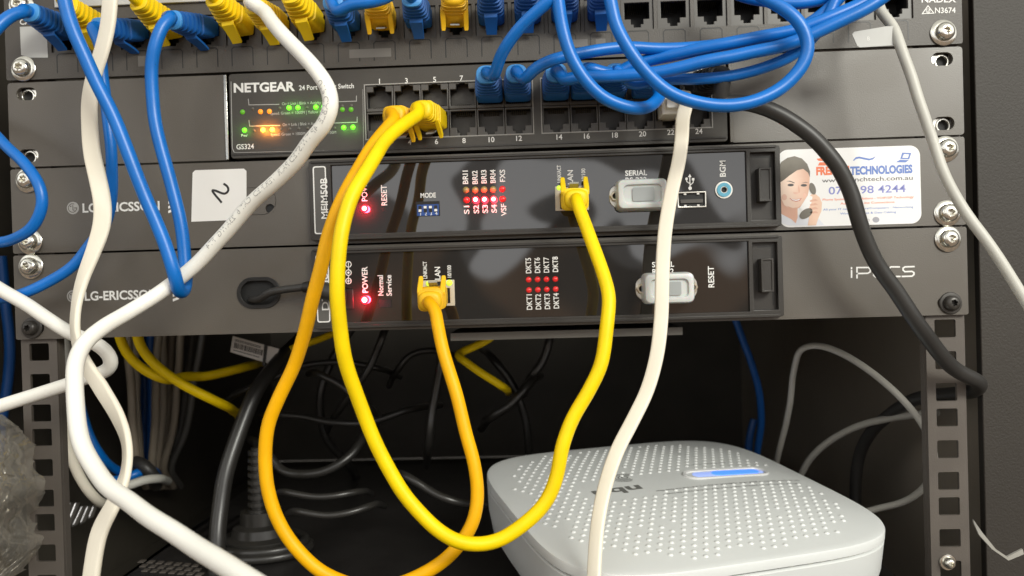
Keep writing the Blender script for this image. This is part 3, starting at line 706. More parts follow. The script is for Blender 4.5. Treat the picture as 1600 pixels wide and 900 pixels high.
seg([(1428, 416.5), (1414, 417), (1411, 419), (1411, 422), (1414, 424.5), (1425, 424), (1428, 426), (1428, 429), (1425, 431.5), (1410, 432)])
mb.build('product_lettering', M['white'], u2, smooth=0)

# ------------------------------------------------------------------ stickers
note = thing('note_sticker', 'square white note sticker with a handwritten sideways mark', 'sticker', (-136, -.1, 60))
q = [at(a, b, -.1) for a, b in ((301, 270), (305, 266), (381, 263.5), (385, 267), (385.5, 343), (299, 346.5))]
MB().prism([(v.x, v.z) for v in q], -.18, -.03).build('paper', M['paper'], note)
hw_ = [(Vector(at(290 + a / 9, 255 + b / 9, -.24)),) for a, b in ((546, 296), (578, 318), (598, 350), (600, 380), (582, 412), (545, 428), (505, 420), (455, 400), (412, 384), (382, 382), (380, 396), (400, 425), (440, 475), (475, 515), (498, 544))]
mb = MB(); stroke(mb, [(p_[0].x, p_[0].z) for p_ in spline(hw_, .4)], 1.15, -.24)
mb.build('handwriting', M['ink'], note, smooth=0)

st = thing('business_sticker', 'white rounded company sticker showing a smiling woman on a telephone', 'sticker', (184, -.1, 45))
a = at(1218, 354, -.1); b = at(1437, 228, -.1)
sc_, sz_ = (a.x + b.x) / 2, (at(1218, 355, -.1).z + at(1218, 237, -.1).z) / 2 + .3
SX0 = a.x; SW = b.x - a.x; SH = 38.6; SZ0 = sz_ - SH / 2
MB().prism(rrect(sc_, sz_, SW, SH, 5.0, 8), -.2, -.03).build('vinyl', M['stick'], st)
# sticker print in the coordinates of an enlarged view of it: x 50..1415, y 55..830, slightly rotated in the photo
def sp(x, y): return (SX0 + (x - 48) / 1367 * SW, SZ0 + SH - (y - 72 + (x - 48) / 1367 * 24 - (0)) / 768 * SH)
def spoly(mb, pts, lay): return flat(mb, [sp(*p) for p in pts], -.2 - .04 * lay)
def blob(cx, cy, rx, ry, n=24, a=0): return [(cx + rx * math.cos(t) * math.cos(a) - ry * math.sin(t) * math.sin(a), cy + rx * math.cos(t) * math.sin(a) + ry * math.sin(t) * math.cos(a)) for t in [2 * math.pi * i / n for i in range(n)]]
def stxt(mb, s, x0, x1, y, cap, lay=1, bold=0.0):
    c = sp((x0 + x1) / 2, y); text(mb, s, c, -.2 - .04 * lay, cap / 768 * SH, (x1 - x0) / 1367 * SW, 0, bold)
def pmat(name, c0, c1, ax, a, b):
    m = mat(name, c0, .4); t = m.node_tree; bs = t.nodes['Principled BSDF']; co = t.nodes.new('ShaderNodeTexCoord'); sp_ = t.nodes.new('ShaderNodeSeparateXYZ')
    n = t.nodes.new('ShaderNodeTexNoise'); n.inputs['Scale'].default_value = 260; t.links.new(co.outputs['Object'], sp_.inputs[0]); t.links.new(co.outputs['Object'], n.inputs['Vector'])
    ad = t.nodes.new('ShaderNodeMath'); ad.operation = 'MULTIPLY_ADD'; ad.inputs[1].default_value = .004; t.links.new(n.outputs[0], ad.inputs[0]); t.links.new(sp_.outputs[ax], ad.inputs[2])
    mr = t.nodes.new('ShaderNodeMapRange'); mr.interpolation_type = 'SMOOTHSTEP'; mr.inputs[1].default_value = a; mr.inputs[2].default_value = b; t.links.new(ad.outputs[0], mr.inputs[0])
    mx = t.nodes.new('ShaderNodeMix'); mx.data_type = 'RGBA'; mx.inputs[6].default_value = (*c0, 1); mx.inputs[7].default_value = (*c1, 1); t.links.new(mr.outputs[0], mx.inputs[0]); t.links.new(mx.outputs[2], bs.inputs['Base Color']); return m
_fx = sp(60, 400)[0] - 184; _fx2 = sp(350, 400)[0] - 184
FM = pmat('print_face', (0.86, 0.66, 0.54), (0.70, 0.42, 0.31), 0, (_fx + 5) * K, (_fx2 + 3) * K); HM = pmat('print_dark_hair', (0.10, 0.085, 0.065), (0.20, 0.18, 0.145), 2, 27 * K, 38 * K)
wm = spoly(MB(), [(58, 690), (100, 640), (215, 720), (330, 700), (430, 760), (480, 822), (140, 822), (80, 800), (58, 775)], 1).build('blouse', mat('print_white_cloth', (0.72, 0.73, 0.78), .4), st, smooth=0)
spoly(MB(), [(58, 520), (330, 520), (225, 640), (225, 740), (205, 800), (165, 760), (60, 700)], 2).build('neck', M['skin2'], st, smooth=0)
spoly(MB(), [(58, 300), (90, 210), (200, 190), (320, 240), (352, 330), (345, 440), (325, 540), (285, 610), (225, 650), (150, 655), (90, 610), (62, 520), (55, 420)], 3).build('face', FM, st, smooth=0)
spoly(MB(), [(52, 400), (52, 250), (80, 190), (140, 150), (210, 135), (280, 160), (330, 215), (355, 290), (352, 345), (335, 300), (290, 262), (230, 275), (150, 330), (100, 370)], 4).build('hair', HM, st, smooth=0)
mb = MB()
for cx, cy in ((165, 420), (292, 425)): spoly(mb, blob(cx, cy, 30, 13), 4)
for pl in (((122, 382), (160, 378), (205, 398), (200, 404), (160, 386)), ((270, 400), (310, 392), (342, 400), (310, 398))): spoly(mb, pl, 4)
mb.build('eyes_and_brows', M['pgrey'], st, smooth=0)
mb = MB(); spoly(mb, [(240, 420), (255, 470), (250, 500), (238, 495), (236, 455)], 4); spoly(mb, [(120, 625), (180, 648), (230, 642), (285, 602), (325, 530), (332, 545), (290, 615), (225, 655), (150, 658)], 4); spoly(mb, [(60, 470), (72, 560), (100, 620), (120, 640), (88, 612), (62, 540)], 4)
mb.build('face_contours', M['skin2'], st, smooth=0)
spoly(MB(), [(145, 545), (180, 560), (220, 562), (270, 550), (250, 578), (212, 586), (175, 575)], 4).build('lips', M['lips'], st, smooth=0)
spoly(MB(), [(158, 553), (185, 563), (220, 566), (258, 556), (240, 572), (212, 578), (182, 570)], 5).build('teeth', M['stick'], st, smooth=0)
mb = MB(); spoly(mb, [(190, 490), (235, 490), (240, 505), (214, 512), (190, 505)], 4); spoly(mb, blob(100, 540, 26, 30), 4); spoly(mb, blob(298, 530, 18, 28), 4); mb.build('blush', mat('print_skin_pink', (0.78, 0.49, 0.38), .4), st, smooth=0)
spoly(MB(), [(330, 620), (355, 575), (345, 530), (385, 500), (440, 545), (462, 600), (455, 680), (420, 760), (400, 822), (320, 822), (335, 740), (310, 690)], 4).build('hand', M['skin'], st, smooth=0)
mb = MB(); spoly(mb, blob(375, 460, 30, 60, a=-.25), 5); spoly(mb, blob(305, 705, 72, 42, a=-.6), 6); mb.build('handset_ends', M['hair'], st, smooth=0)
spoly(MB(), [(330, 520), (372, 540), (360, 600), (320, 680), (275, 690), (245, 650)], 5).build('handset_grip', M['stick'], st, smooth=0)
mb = MB()
for k in range(4): spoly(mb, [(345, 575 + k * 38), (400, 560 + k * 40), (425, 580 + k * 40), (405, 582 + k * 40), (348, 590 + k * 38)], 6)
mb.build('finger_lines', M['skin2'], st, smooth=0)
mb = MB(); stxt(mb, 'FRENCH', 415, 735, 283, 76, 1, .05); spoly(mb, [(420, 165), (470, 158), (500, 190), (440, 185)], 1); spoly(mb, [(432, 232), (450, 200), (540, 200), (540, 232)], 1)
stxt(mb, 'Phone Systems & Installations - VOIP/SIP Technology', 470, 1345, 562, 20, 1, .012); stxt(mb, 'Additions / Line Connections', 640, 1160, 606, 20, 1, .012)
mb.build('orange_print', M['porange'], st, smooth=0)
mb = MB(); stxt(mb, 'TECHNOLOGIES', 742, 1340, 283, 76, 1, .05)
spoly(mb, [(772, 185), (800, 155), (835, 150), (930, 172), (960, 165), (992, 148), (965, 180), (925, 190), (830, 168), (800, 175), (780, 192)], 1)
flat(mb, [sp(*p) for p in ((1245, 118), (1332, 122), (1310, 185), (1225, 180))], -.24, [[sp(*p) for p in ((1262, 132), (1312, 135), (1298, 172), (1244, 168))]]); spoly(mb, [(1222, 188), (1308, 193), (1275, 215), (1182, 212)], 1)
stxt(mb, 'All your IT needs: Printers/Computers - Networking', 472, 1338, 660, 19, 1, .008); stxt(mb, 'Wireless, Phones & Data Cabling', 636, 1172, 705, 19, 1, .008)
mb.build('blue_print', M['pblue'], st, smooth=0)
mb = MB(); stxt(mb, '07 3198 4244', 530, 1270, 475, 74, 1, .012); mb.build('phone_number', M['plilac'], st, smooth=0)
mb = MB(); stxt(mb, 'www.frenchtech.com.au', 468, 1340, 372, 42, 1, .006); mb.build('web_address', M['pgrey'], st, smooth=0)
mb = MB(); stxt(mb, 'on', 858, 915, 772, 40, 1); spoly(mb, blob(978, 775, 33, 28), 1); mb.build('grey_print', mat('print_grey', (0.36, 0.36, 0.40), .4), st, smooth=0)

# ------------------------------------------------------------------ plugs and cables
def secr(w, h, n=20, e=3.2):
    o = []
    for i in range(n):
        t = 2 * math.pi * i / n; c_, s_ = math.cos(t), math.sin(t)
        o.append((w / 2 * math.copysign(abs(c_) ** (2 / e), c_), h / 2 * math.copysign(abs(s_) ** (2 / e), s_)))
    return o
def plug(parent, P, O, latch, mb_, me_, style='tab', ln=25.0, scale=1.0):
    """boot and latch of a network plug seated at P, pointing along O; returns cable start points"""
    O = Vector(O).normalized(); X = Vector((1, 0, 0)); X = (X - O * X.dot(O)).normalized(); U = O.cross(X)
    if U.z * latch < 0: U = -U
    def pt(a, s_, l): return P + X * a * scale + O * s_ + U * l * scale
    fk = style == 'fork'
    if fk: ln = ln - 4
    rings = [[pt(a, s_, l) for a, l in secr(w, h, e=e)] for s_, w, h, e in
             [(-2, 11.2, 7.4, 8), (1.5, 11.4, 7.6, 8), (2, 13.2, 10.4, 6), (10.5, 13.4, 11.0, 5), (11.2, 12.0, 10.0, 4)]]
    k = 11.4; w, h = 13.0, 10.8
    while k < ln - 2:
        f = (k - 11) / (ln - 11)
        w = 13.0 - (1.4 if fk else 3.6) * f; h = 10.8 - (.9 if fk else 2.2) * f; e = 4.5 - (.6 if fk else 2) * f
        for ds, q in ((.2, 1.0), (1.5, 1.0), (1.7, .91 if fk else .82), (2.5, .91 if fk else .82)): rings.append([pt(a, k + ds, l) for a, l in secr(w * q, h * q, e=e)])
        k += 2.7
    b = MB().loft(rings, True, True).build('plug', mb_, parent)
    MB().loft([[pt(a, s_, l) for a, l in secr(w_, h_, e=2.6)] for s_, w_, h_ in (((ln - 2.4, 11.4, 9.8), (ln - .8, 11.2, 9.6), (ln + .3, 9.6, 8.4), (ln + .8, 7.2, 6.6)) if fk else ((ln - 2.2, 9.6, 8.8), (ln - .4, 9.8, 9.0), (ln, 8.8, 8.0)))]).build('boot_end', me_, b)
    if style == 'tab':
        rr = []
        for s_, l, w_ in ((13, 4.2, 6.6), (12, 6.3, 6.6), (9, 7.4, 6.2), (5.5, 8.9, 5.6), (2.5, 10.6, 5.2)):
            rr.append([pt(-w_ / 2, s_, l - .6), pt(w_ / 2, s_, l - .6), pt(w_ / 2, s_ + .3, l + .6), pt(-w_ / 2, s_ + .3, l + .6)])
        MB().loft(rr).build('latch_tab', mb_, b, bevel=.25)
    elif style == 'fork':
        for sg in (-1, 1):
            rr = []
            for s_, l, w_ in ((14, 3.0, 2.4), (12, 5.2, 2.6), (9.5, 7.2, 2.5), (7.5, 9.0, 2.3), (6.8, 10.2, 2.1)):
                x = sg * 5.6; rr.append([pt(x - w_ / 2, s_, l - 1.1), pt(x + w_ / 2, s_, l - 1.1), pt(x + w_ / 2, s_ + .3, l + .9), pt(x - w_ / 2, s_ + .3, l + .9)])
            MB().loft(rr).build('latch_guard', mb_, b, bevel=.4)
        rr = [[pt(-2.2, s_, l - .4), pt(2.2, s_, l - .4), pt(2.2, s_, l + .4), pt(-2.2, s_, l + .4)] for s_, l in ((2, 4.4), (8, 8.0))]
        MB().loft(rr).build('latch_tab', M['rubber2'], b)
    return [P + O * (ln - 3), P + O * (ln + 4)]

def cable(name, label, cat, col, boot, r, pts, ends=(), group=None, base=None):
    """ends: (which, P, O, latch, style); pts: list of (px, py, y) or Vectors"""
    P3 = [c if isinstance(c, Vector) else at(*c) for c in pts]
    t = thing(name, label, cat, base or P3[len(P3) // 2], group)
    for which, P, O, latch, style in ends:
        st_ = plug(t, P, O, latch, *boot, style)
        if which == 0: P3 = st_ + P3
        else: P3 = P3 + st_[::-1]
    o, pp_ = tube('jacket', col, t, P3, r)
    return t, pp_
fm = bpy.data.materials.new('plastic_film'); fm.use_nodes = True; ft = fm.node_tree; ft.nodes.clear()
_o = ft.nodes.new('ShaderNodeOutputMaterial'); _t = ft.nodes.new('ShaderNodeBsdfTransparent'); _g = ft.nodes.new('ShaderNodeBsdfGlossy'); _d = ft.nodes.new('ShaderNodeBsdfDiffuse')
_lw = ft.nodes.new('ShaderNodeLayerWeight'); _lw.inputs[0].default_value = 0.25; _m1 = ft.nodes.new('ShaderNodeMixShader'); _m2 = ft.nodes.new('ShaderNodeMixShader')
_t.inputs[0].default_value = (0.93, 0.91, 0.87, 1); _g.inputs[0].default_value = (0.95, 0.93, 0.88, 1); _g.inputs['Roughness'].default_value = 0.10; _d.inputs[0].default_value = (0.75, 0.71, 0.64, 1)
_m1.inputs[0].default_value = 0.18; ft.links.new(_t.outputs[0], _m1.inputs[1]); ft.links.new(_d.outputs[0], _m1.inputs[2])
_m2.inputs[0].default_value = 0.20; ft.links.new(_m1.outputs[0], _m2.inputs[1]); ft.links.new(_g.outputs[0], _m2.inputs[2]); ft.links.new(_m2.outputs[0], _o.inputs[0])
M['bag'] = fm
BB = (M['blueb'], M['bluel']); YB = (M['yboot'], M['yboot']); OB = (M['oboot'], M['oboot'])
def PP(i): return Vector((PX(i), -.2, ZP - .6))
UP = lambda P, O, dx=0, b=25: [P + Vector(O).normalized() * b + v for v in (Vector((dx * .15, -9, 9)), Vector((dx * .6, -14, 30)), Vector((dx, -13, 75)))]

# short leads that climb out of the picture from the patch panel
NC = 'network cable'
def riser(i, col, boot, label, O, style='tab', dx=0, r=2.9, name='patch_cable'):
    P = PP(i); cable(name, label, NC, col, boot, r, UP(P, O, dx), [(0, P, O, -1, style)], 'short risers from the patch panel', P)
riser(1, M['yellow'], YB, 'yellow patch cable half hidden behind the blue and cream cables at top left', (-.12, -1, .25), dx=-8)
riser(3, M['yellow'], YB, 'yellow patch cable plugged in just right of the cream flat cable', (-.22, -1, .3), dx=-30)
riser(5, M['yellow'], YB, 'yellow patch cable plugged in left of the white round cable', (-.18, -1, .3), dx=-16)
riser(7, M['yellow'], YB, 'yellow patch cable plugged in right of the white round cable', (-.16, -1, .3), dx=-18)
riser(9, M['orange'], OB, 'left golden patch cable with a two-pronged plug in the patch panel', (.0, -1, .22), 'fork', dx=2)
riser(10, M['blue'], BB, 'blue patch cable plugged in between the two golden plugs', (.0, -1, .12), dx=-6)
riser(11, M['orange'], OB, 'right golden patch cable with a two-pronged plug in the patch panel', (.06, -1, .24), 'fork', dx=4)
riser(12, M['blue'], BB, 'blue patch cable plugged in just right of the right golden plug', (.02, -1, .2), dx=3)
riser(13, M['blue'], BB, 'blue patch cable plugged in behind the rising blue switch cable', (.02, -1, .22), dx=6)
riser(14, M['blue'], BB, 'blue patch cable plugged in behind the left blue loop', (.02, -1, .2), dx=6)
riser(15, M['blue'], BB, 'rightmost blue patch cable plugged in behind the right blue loop', (-.05, -1, .16), dx=-4)

# blue cables at the left
cable('network_cable', 'blue network cable with its plug at the top left corner of the panel', NC, M['blue'], BB, 2.9,
      [(40, 19, -34), (27, 20, -37), (13, 27, -40), (-1, 39, -43), (-25, 66, -45), (-60, 100, -45)], [(0, PP(0) + Vector((0, 0, 1.5)), (-.14, -1, .08), -1, 'tab')])
cable('network_cable', 'long blue network cable hanging in a narrow V over the white round cable', NC, M['blue'], BB, 2.95,
      [(95, -40, -66), (101, 0, -66), (117, 55, -66), (139, 103, -64), (167, 158, -62), (194, 222, -60), (227, 307, -58), (257, 380, -57), (273, 432, -56), (280, 455, -50), (288, 454, -43), (291, 438, -39), (288, 403, -38), (281, 343, -38), (264, 273, -38), (248, 215, -38), (239, 165, -38), (236, 111, -39), (242, 69, -40), (256, 38, -38), (270, 26, -34)],
      [(1, PP(4), (-.28, -1, -.12), -1, 'tab')])
cable('network_cable', 'blue network cable passing behind the cream flat cable to the left edge', NC, M['blue'], BB, 2.6,
      [(156, 70, -30), (163, 130, -32), (169, 185, -33), (174, 247, -32), (175, 300, -28), (164, 350, -26), (141, 381, -26), (117, 413, -27), (83, 437, -28), (40, 457, -28), (0, 466, -26), (-40, 470, -20)], [(0, PP(2), (-.3, -1, -.2), -1, 'tab')])
cable('network_cable', 'blue network cable curving into view and out again at the left edge', NC, M['blue'], BB, 2.6,
      [(-60, 170, -10), (-20, 197, -22), (7, 226, -30), (40, 258, -36), (60, 288, -38), (66, 318, -38), (52, 354, -36), (22, 373, -32), (-12, 380, -26), (-50, 380, -20)])
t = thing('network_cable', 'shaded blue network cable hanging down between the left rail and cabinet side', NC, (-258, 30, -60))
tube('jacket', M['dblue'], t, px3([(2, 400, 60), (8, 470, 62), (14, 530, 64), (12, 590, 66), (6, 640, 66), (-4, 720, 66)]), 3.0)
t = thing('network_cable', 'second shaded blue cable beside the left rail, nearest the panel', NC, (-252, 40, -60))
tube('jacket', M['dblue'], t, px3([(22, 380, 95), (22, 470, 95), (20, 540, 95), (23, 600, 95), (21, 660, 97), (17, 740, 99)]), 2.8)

# blue bundle at the right
SP = SWP
cable('network_cable', 'blue network cable rising from the leftmost blue switch plug', NC, M['blue'], BB, 2.75,
      [(769, 121, -32), (783, 83, -42), (806, 50, -48), (831, 25, -52), (860, 0, -55), (900, -30, -55)], [(0, SP[9], (.0, -1, .16), 1, 'tab')])
cable('network_cable', 'blue network cable bending right from the second blue switch plug', NC, M['blue'], BB, 2.75,
      [(818, 126, -32), (832, 110, -37), (856, 97, -39), (894, 86, -38), (936, 78, -35), (978, 75, -32), (1033, 76, -30), (1089, 74, -29), (1150, 64, -29), (1225, 54, -31), (1258, 40, -33), (1291, 17, -35), (1320, -12, -36)], [(0, SP[11], (.0, -1, .16), 1, 'tab')])
cable('network_cable', 'blue network cable bending right from the third blue switch plug', NC, M['blue'], BB, 2.9,
      [(880, 125, -32), (900, 120, -36), (950, 119, -37), (1019, 114, -38), (1061, 106, -40), (1100, 96, -41), (1160, 84, -42), (1222, 72, -43), (1263, 57, -44), (1308, 36, -45), (1359, 10, -46), (1385, -8, -46)], [(0, SP[13], (.0, -1, .14), 1, 'tab')])
cable('network_cable', 'blue network cable forming the upper strand of the bundle', NC, M['blue'], BB, 2.9,
      [(960, 116, -27), (985, 104, -27), (1020, 92, -28), (1060, 84, -32), (1119, 70, -37), (1187, 58, -38), (1240, 48, -39), (1290, 30, -40), (1345, 6, -40), (1375, -12, -40)], [(0, SP[15], (.0, -1, .14), 1, 'tab')])
cable('network_cable', 'blue network cable forming the lowest strand of the bundle', NC, M['blue'], BB, 2.6,
      [(985, 132, -28), (1030, 124, -29), (1090, 124, -31), (1150, 117, -32), (1200, 104, -34), (1240, 86, -36), (1268, 62, -38), (1288, 36, -38), (1302, 8, -38), (1312, -14, -38)], [(0, SP[17], (.0, -1, .10), 1, 'tab')])
cable('network_cable', 'left hanging blue loop crossing in front of the third switch plug', NC, M['blue'], BB, 2.85,
      [(868, -40, -56), (872, 0, -56), (878, 42, -55), (894, 92, -54), (922, 133, -53), (950, 156, -52), (983, 168, -50), (1008, 168, -46), (1024, 160, -40), (1032, 146, -34)], [(1, SP[21] + Vector((-12, 0, 0)), (.0, -1, -.05), 1, 'tab')])
cable('network_cable', 'large blue loop circling in front of the whole blue bundle', NC, M['blue'], BB, 2.85,
      [(945, -50, -58), (954, 0, -60), (964, 40, -60), (983, 78, -60), (1011, 114, -60), (1048, 146, -59), (1100, 163, -58), (1146, 165, -57), (1190, 155, -56), (1229, 132, -55), (1255, 100, -55), (1262, 70, -55), (1250, 38, -55), (1224, 14, -54), (1190, -6, -52), (1140, -40, -50)])
cable('network_cable', 'dark blue network cable lying along the very top of the picture', NC, M['blue'], BB, 2.7,
      [(1120, -24, -26), (1160, -6, -28), (1210, 4, -30), (1260, 4, -31), (1310, -8, -32), (1350, -30, -32)])
cable('network_cable', 'blue network cable curling right along the top above the left golden plug', NC, M['blue'], BB, 2.7,
      [(528, 18, -36), (548, 8, -40), (575, 4, -42), (600, -2, -42), (640, -30, -40)], [(0, PP(8), (-.06, -1, .12), -1, 'tab')])

# yellow cables
cable('network_cable', 'bright yellow network cable looping down to the upper unit', NC, M['yellow'], YB, 3.05,
      [(654, 178, -32), (624, 199, -46), (600, 222, -58), (573, 268, -72), (549, 309, -80), (536, 350, -84), (529, 400, -86), (527, 463, -86), (534, 530, -82), (550, 598, -76), (577, 669, -72), (608, 736, -71), (642, 787, -71), (682, 827, -72), (719, 847, -73), (752, 851, -72), (784, 843, -70), (822, 817, -68), (855, 779, -66), (871, 740, -65), (879, 698, -64), (894, 655, -62), (920, 610, -61), (940, 565, -60), (950, 497, -57), (951, 463, -54), (943, 430, -50), (929, 390, -44), (913, 348, -37), (905, 325, -33)],
      [(0, SP[6] + Vector((0, 0, -.4)), (-.22, -1, .10), -1, 'fork'), (1, J1 + Vector((.8, 0, .4)), (.02, -1, -.10), 1, 'fork')])
cable('network_cable', 'golden yellow network cable looping down to the lower unit', NC, M['orange'], OB, 3.0,
      [(616, 186, -34), (600, 205, -42), (576, 237, -52), (548, 285, -62), (527, 330, -66), (511, 375, -67), (501, 417, -67), (490, 463, -66), (479, 513, -64), (461, 567, -61), (436, 620, -59), (419, 664, -58), (414, 713, -58), (419, 767, -58), (434, 811, -58), (457, 851, -58), (486, 882, -58), (520, 902, -57), (570, 916, -56), (625, 912, -56), (679, 887, -55), (714, 856, -54), (737, 820, -52), (746, 776, -50), (742, 731, -49), (728, 678, -47), (711, 611, -44), (692, 544, -40), (684, 507, -36), (679, 482, -32)],
      [(0, SP[4] + Vector((-.6, 0, -1.0)), (-.14, -1, .02), -1, 'fork'), (1, J2 + Vector((-1.6, 0, -.2)), (.0, -1, -.12), 1, 'fork')])

# white round cables
W1P = [(412, 17, -34), (421, 30, -44), (444, 56, -58), (472, 86, -68), (497, 114, -74), (513, 139, -77), (517, 164, -78), (508, 192, -76), (484, 222, -72), (463, 251, -68), (430, 284, -62), (393, 317, -56), (350, 367, -50), (300, 417, -48), (250, 457, -52), (200, 487, -62), (158, 513, -74), (132, 536, -82), (120, 562, -87), (116, 598, -92), (118, 647, -98), (130, 700, -108), (157, 746, -118), (200, 784, -130), (249, 816, -142), (302, 851, -154), (352, 882, -166), (400, 915, -178), (470, 960, -190)]
t, w1 = cable('network_cable', 'thick white printed network cable sweeping from a yellow boot to bottom left', NC, M['wpvc'], YB, 3.3, W1P, [(0, PP(6), (-.13, -1, .10), -1, 'tab')])
def cable_print(t, pts, s, r, start, cap, ang, m):
    """characters wrapped on the jacket, following the cable"""
    mb = MB(); acc = [0.0]
    for i in range(1, len(pts)): acc.append(acc[-1] + (pts[i][0] - pts[i - 1][0]).length)
    vs, fs = glyphs(s, 0.0); x0 = min(v.x for v in vs); k = cap / .7; o = []
    import bisect
    for v in vs:
        d = start + (v.x - x0) * k
        i = min(max(bisect.bisect(acc, d) - 1, 1), len(pts) - 3); f = (d - acc[i]) / max(acc[i + 1] - acc[i], 1e-6)
        p = pts[i][0].lerp(pts[i + 1][0], f); tg = (pts[i + 1][0] - pts[i - 1][0]).lerp(pts[i + 2][0] - pts[i][0], f).normalized()
        toc = (CP - p); toc = (toc - tg * toc.dot(tg)).normalized(); sd = tg.cross(toc)
        a = ang + ((v.y - .35) * k) / r
        o.append(p + (toc * math.cos(a) + sd * math.sin(a)) * (r + .04))
    mb.add(o, fs); mb.build('printed_text', m, t, smooth=0, recalc=False)
cable_print(t, w1, 'UTP CABLE  4P TWISTED PAIR  VERIFIED  CAT 6  23AWG  FT4', 3.3, 92, 2.6, .62, M['grey'])
cable('network_cable', 'white round cable curling back on itself near the left rail', NC, M['wpvc'], YB, 3.25,
      [(-60, 415, -28), (-2, 449, -32), (33, 470, -34), (67, 493, -36), (105, 517, -38), (133, 530, -40), (157, 541, -40), (171, 555, -38), (173, 573, -35), (160, 583, -33), (134, 591, -33), (102, 603, -33), (44, 621, -34), (-2, 635, -36), (-60, 652, -38)])

# cream flat cables
def flat_cable(label, col, pts, w, th, parts=None, up=(0, -1, 0)):
    P3 = [((c if isinstance(c, Vector) else at(*c[:3])), (0.0 if isinstance(c, Vector) or len(c) < 4 else c[3])) for c in pts]
    t = thing('flat_cable', label, 'flat cable', P3[len(P3) // 2][0])
    sweep(MB(), smooth_path(spline(P3, 2.0), 2), flatprof(w, th), up).build('jacket', col, t); return t
flat_cable('cream flat cable hanging from the top left and winding down behind the white cables', M['cream'],
           [(176, -60, -50, 12), (172, 0, -50, 12), (168, 42, -50, 14), (158, 83, -50, 14), (147, 117, -49, 12), (140, 156, -48, 8), (140, 194, -47, 5), (144, 240, -46, -6), (153, 280, -45, -22), (160, 317, -45, -30), (159, 352, -45, -15), (147, 390, -46, 10), (129, 437, -48, 28), (119, 480, -51, 40), (118, 522, -56, 40), (130, 562, -62, 25), (158, 607, -69, 10), (184, 651, -77, 20), (198, 691, -85, 35), (197, 736, -92, 40), (179, 784, -98, 30), (156, 829, -102, 22), (144, 890, -106, 20), (138, 950, -108, 20)], 7.6, 2.7)
P22 = SP[22] + Vector((0.5, 0, .6))
t = flat_cable('cream flat cable dropping in front of the right side of both phone units', M['cream'],
           [P22 + Vector((0, -15, 1)), P22 + Vector((1.5, -19, 2.4)), P22 + Vector((4.8, -22, 2.2)), (1066, 186, -23.5, 8), (1066, 205, -22, 12), (1061, 250, -23, 16), (1050, 297, -24, 20), (1039, 363, -26, 12), (1035, 430, -28, 6), (1033, 497, -30, 10), (1026, 556, -33, 22), (1011, 610, -37, 30), (988, 658, -42, 32), (964, 705, -47, 30), (945, 762, -53, 35), (934, 819, -60, 40), (929, 880, -67, 40), (927, 950, -74, 40)], 6.6, 2.4)
mb = MB(); mb.box(P22.x - 5.8, P22.x + 5.8, -14.0, 4, P22.z - 4.0, P22.z + 4.2); pg = mb.build('plug', M['wpvc'], t, bevel=.6)
MB().loft([[Vector((P22.x + a, y_, P22.z + .6 + b)) for a, b in rrect(0, 0, w_, h_, .8, 3)] for y_, w_, h_ in ((-13.9, 9.4, 5.8), (-16, 8.4, 4.6), (-18, 8, 4.4))]).build('strain_relief', M['wpvc'], pg)

# grey cable with a flag label, black cable
t, gp = cable('network_cable', 'pale grey thin cable with a flag label running down the right side', NC, M['gpvc'], YB, 2.35,
      [PP(22) + Vector((4, -14, -1)), (1378, 20, -30), (1394, 41, -34), (1408, 78, -38), (1425, 120, -40), (1442, 172, -42), (1455, 215, -43), (1474, 268, -45), (1503, 320, -47), (1546, 383, -52), (1592, 456, -56), (1640, 530, -60), (1700, 620, -62)])
q = [at(a, b, -36.2) for a, b in ((1331, 54), (1334, 50), (1384, 41.5), (1397, 41), (1409, 68), (1396, 71), (1343, 74.5), (1339, 72))]
fl = MB().prism([(v.x, v.z) for v in q], -36.6, -36.2).build('flag_label', M['gpaper'], t)
mb = MB(); ptext(mb, 'B', 1357, 60, -36.7, 6, None, 0); mb.build('flag_letter', M['white'], fl, smooth=0)
P23 = SP[23]
t, _ = cable('network_cable', 'thick black cable bending across the business sticker to the right rail', NC, M['bpvc'], (M['black'], M['black']), 3.7,
      [(1128, 160, -26), (1150, 159, -27), (1181, 164, -28), (1222, 180, -29), (1256, 203, -30), (1290, 238, -30), (1310, 262, -30), (1327, 296, -29), (1342, 344, -28), (1366, 405, -26), (1403, 457, -24), (1438, 512, -22), (1465, 549, -17), (1490, 576, -11), Vector((243.6, -3.5, -33)), Vector((246.6, 6, -38)), Vector((246.4, 22, -42)), Vector((238, 60, -52)), Vector((230, 110, -90)), Vector((228, 120, -150))], [(0, P23, (.25, -1, -.02), 1, None)])
# power lead in the lower unit's cable hole
pl = thing('power_lead', 'short black power lead coming out of the round-ended hole in the lower plate', 'power lead', (-110, -6, 20))
tube('jacket', M['bpvc'], pl, [Vector((-120, 14, 19)), Vector((-119, 3, 18)), at(408, 466, -6), at(420, 457, -9), at(445, 452, -9.5), at(472, 449, -9.5), at(490, 447, -9.5)], 1.9)
MB().loft([[Vector((x, -9.6 + a, z + b)) for a, b in ring(r_, 14)] for x, z, r_ in [(at(474, 449, -9.6).x, at(474, 449, -9.6).z, 2.6), (at(484, 448, -9.6).x, at(484, 448, -9.6).z, 3.0)]]).build('ferrule', M['black'], pl)
mb = MB(); rr = []
for px_, r_ in ((486, 3.2), (492, 4.4), (520, 4.6), (538, 4.4)):
    c = at(px_, 448.5 + (px_ - 486) * .28, -9.6); rr.append([Vector((c.x, c.y + a, c.z + b)) for a, b in ring(r_, 16)])
mb.loft(rr).build('plug', M['bpvc'], pl)

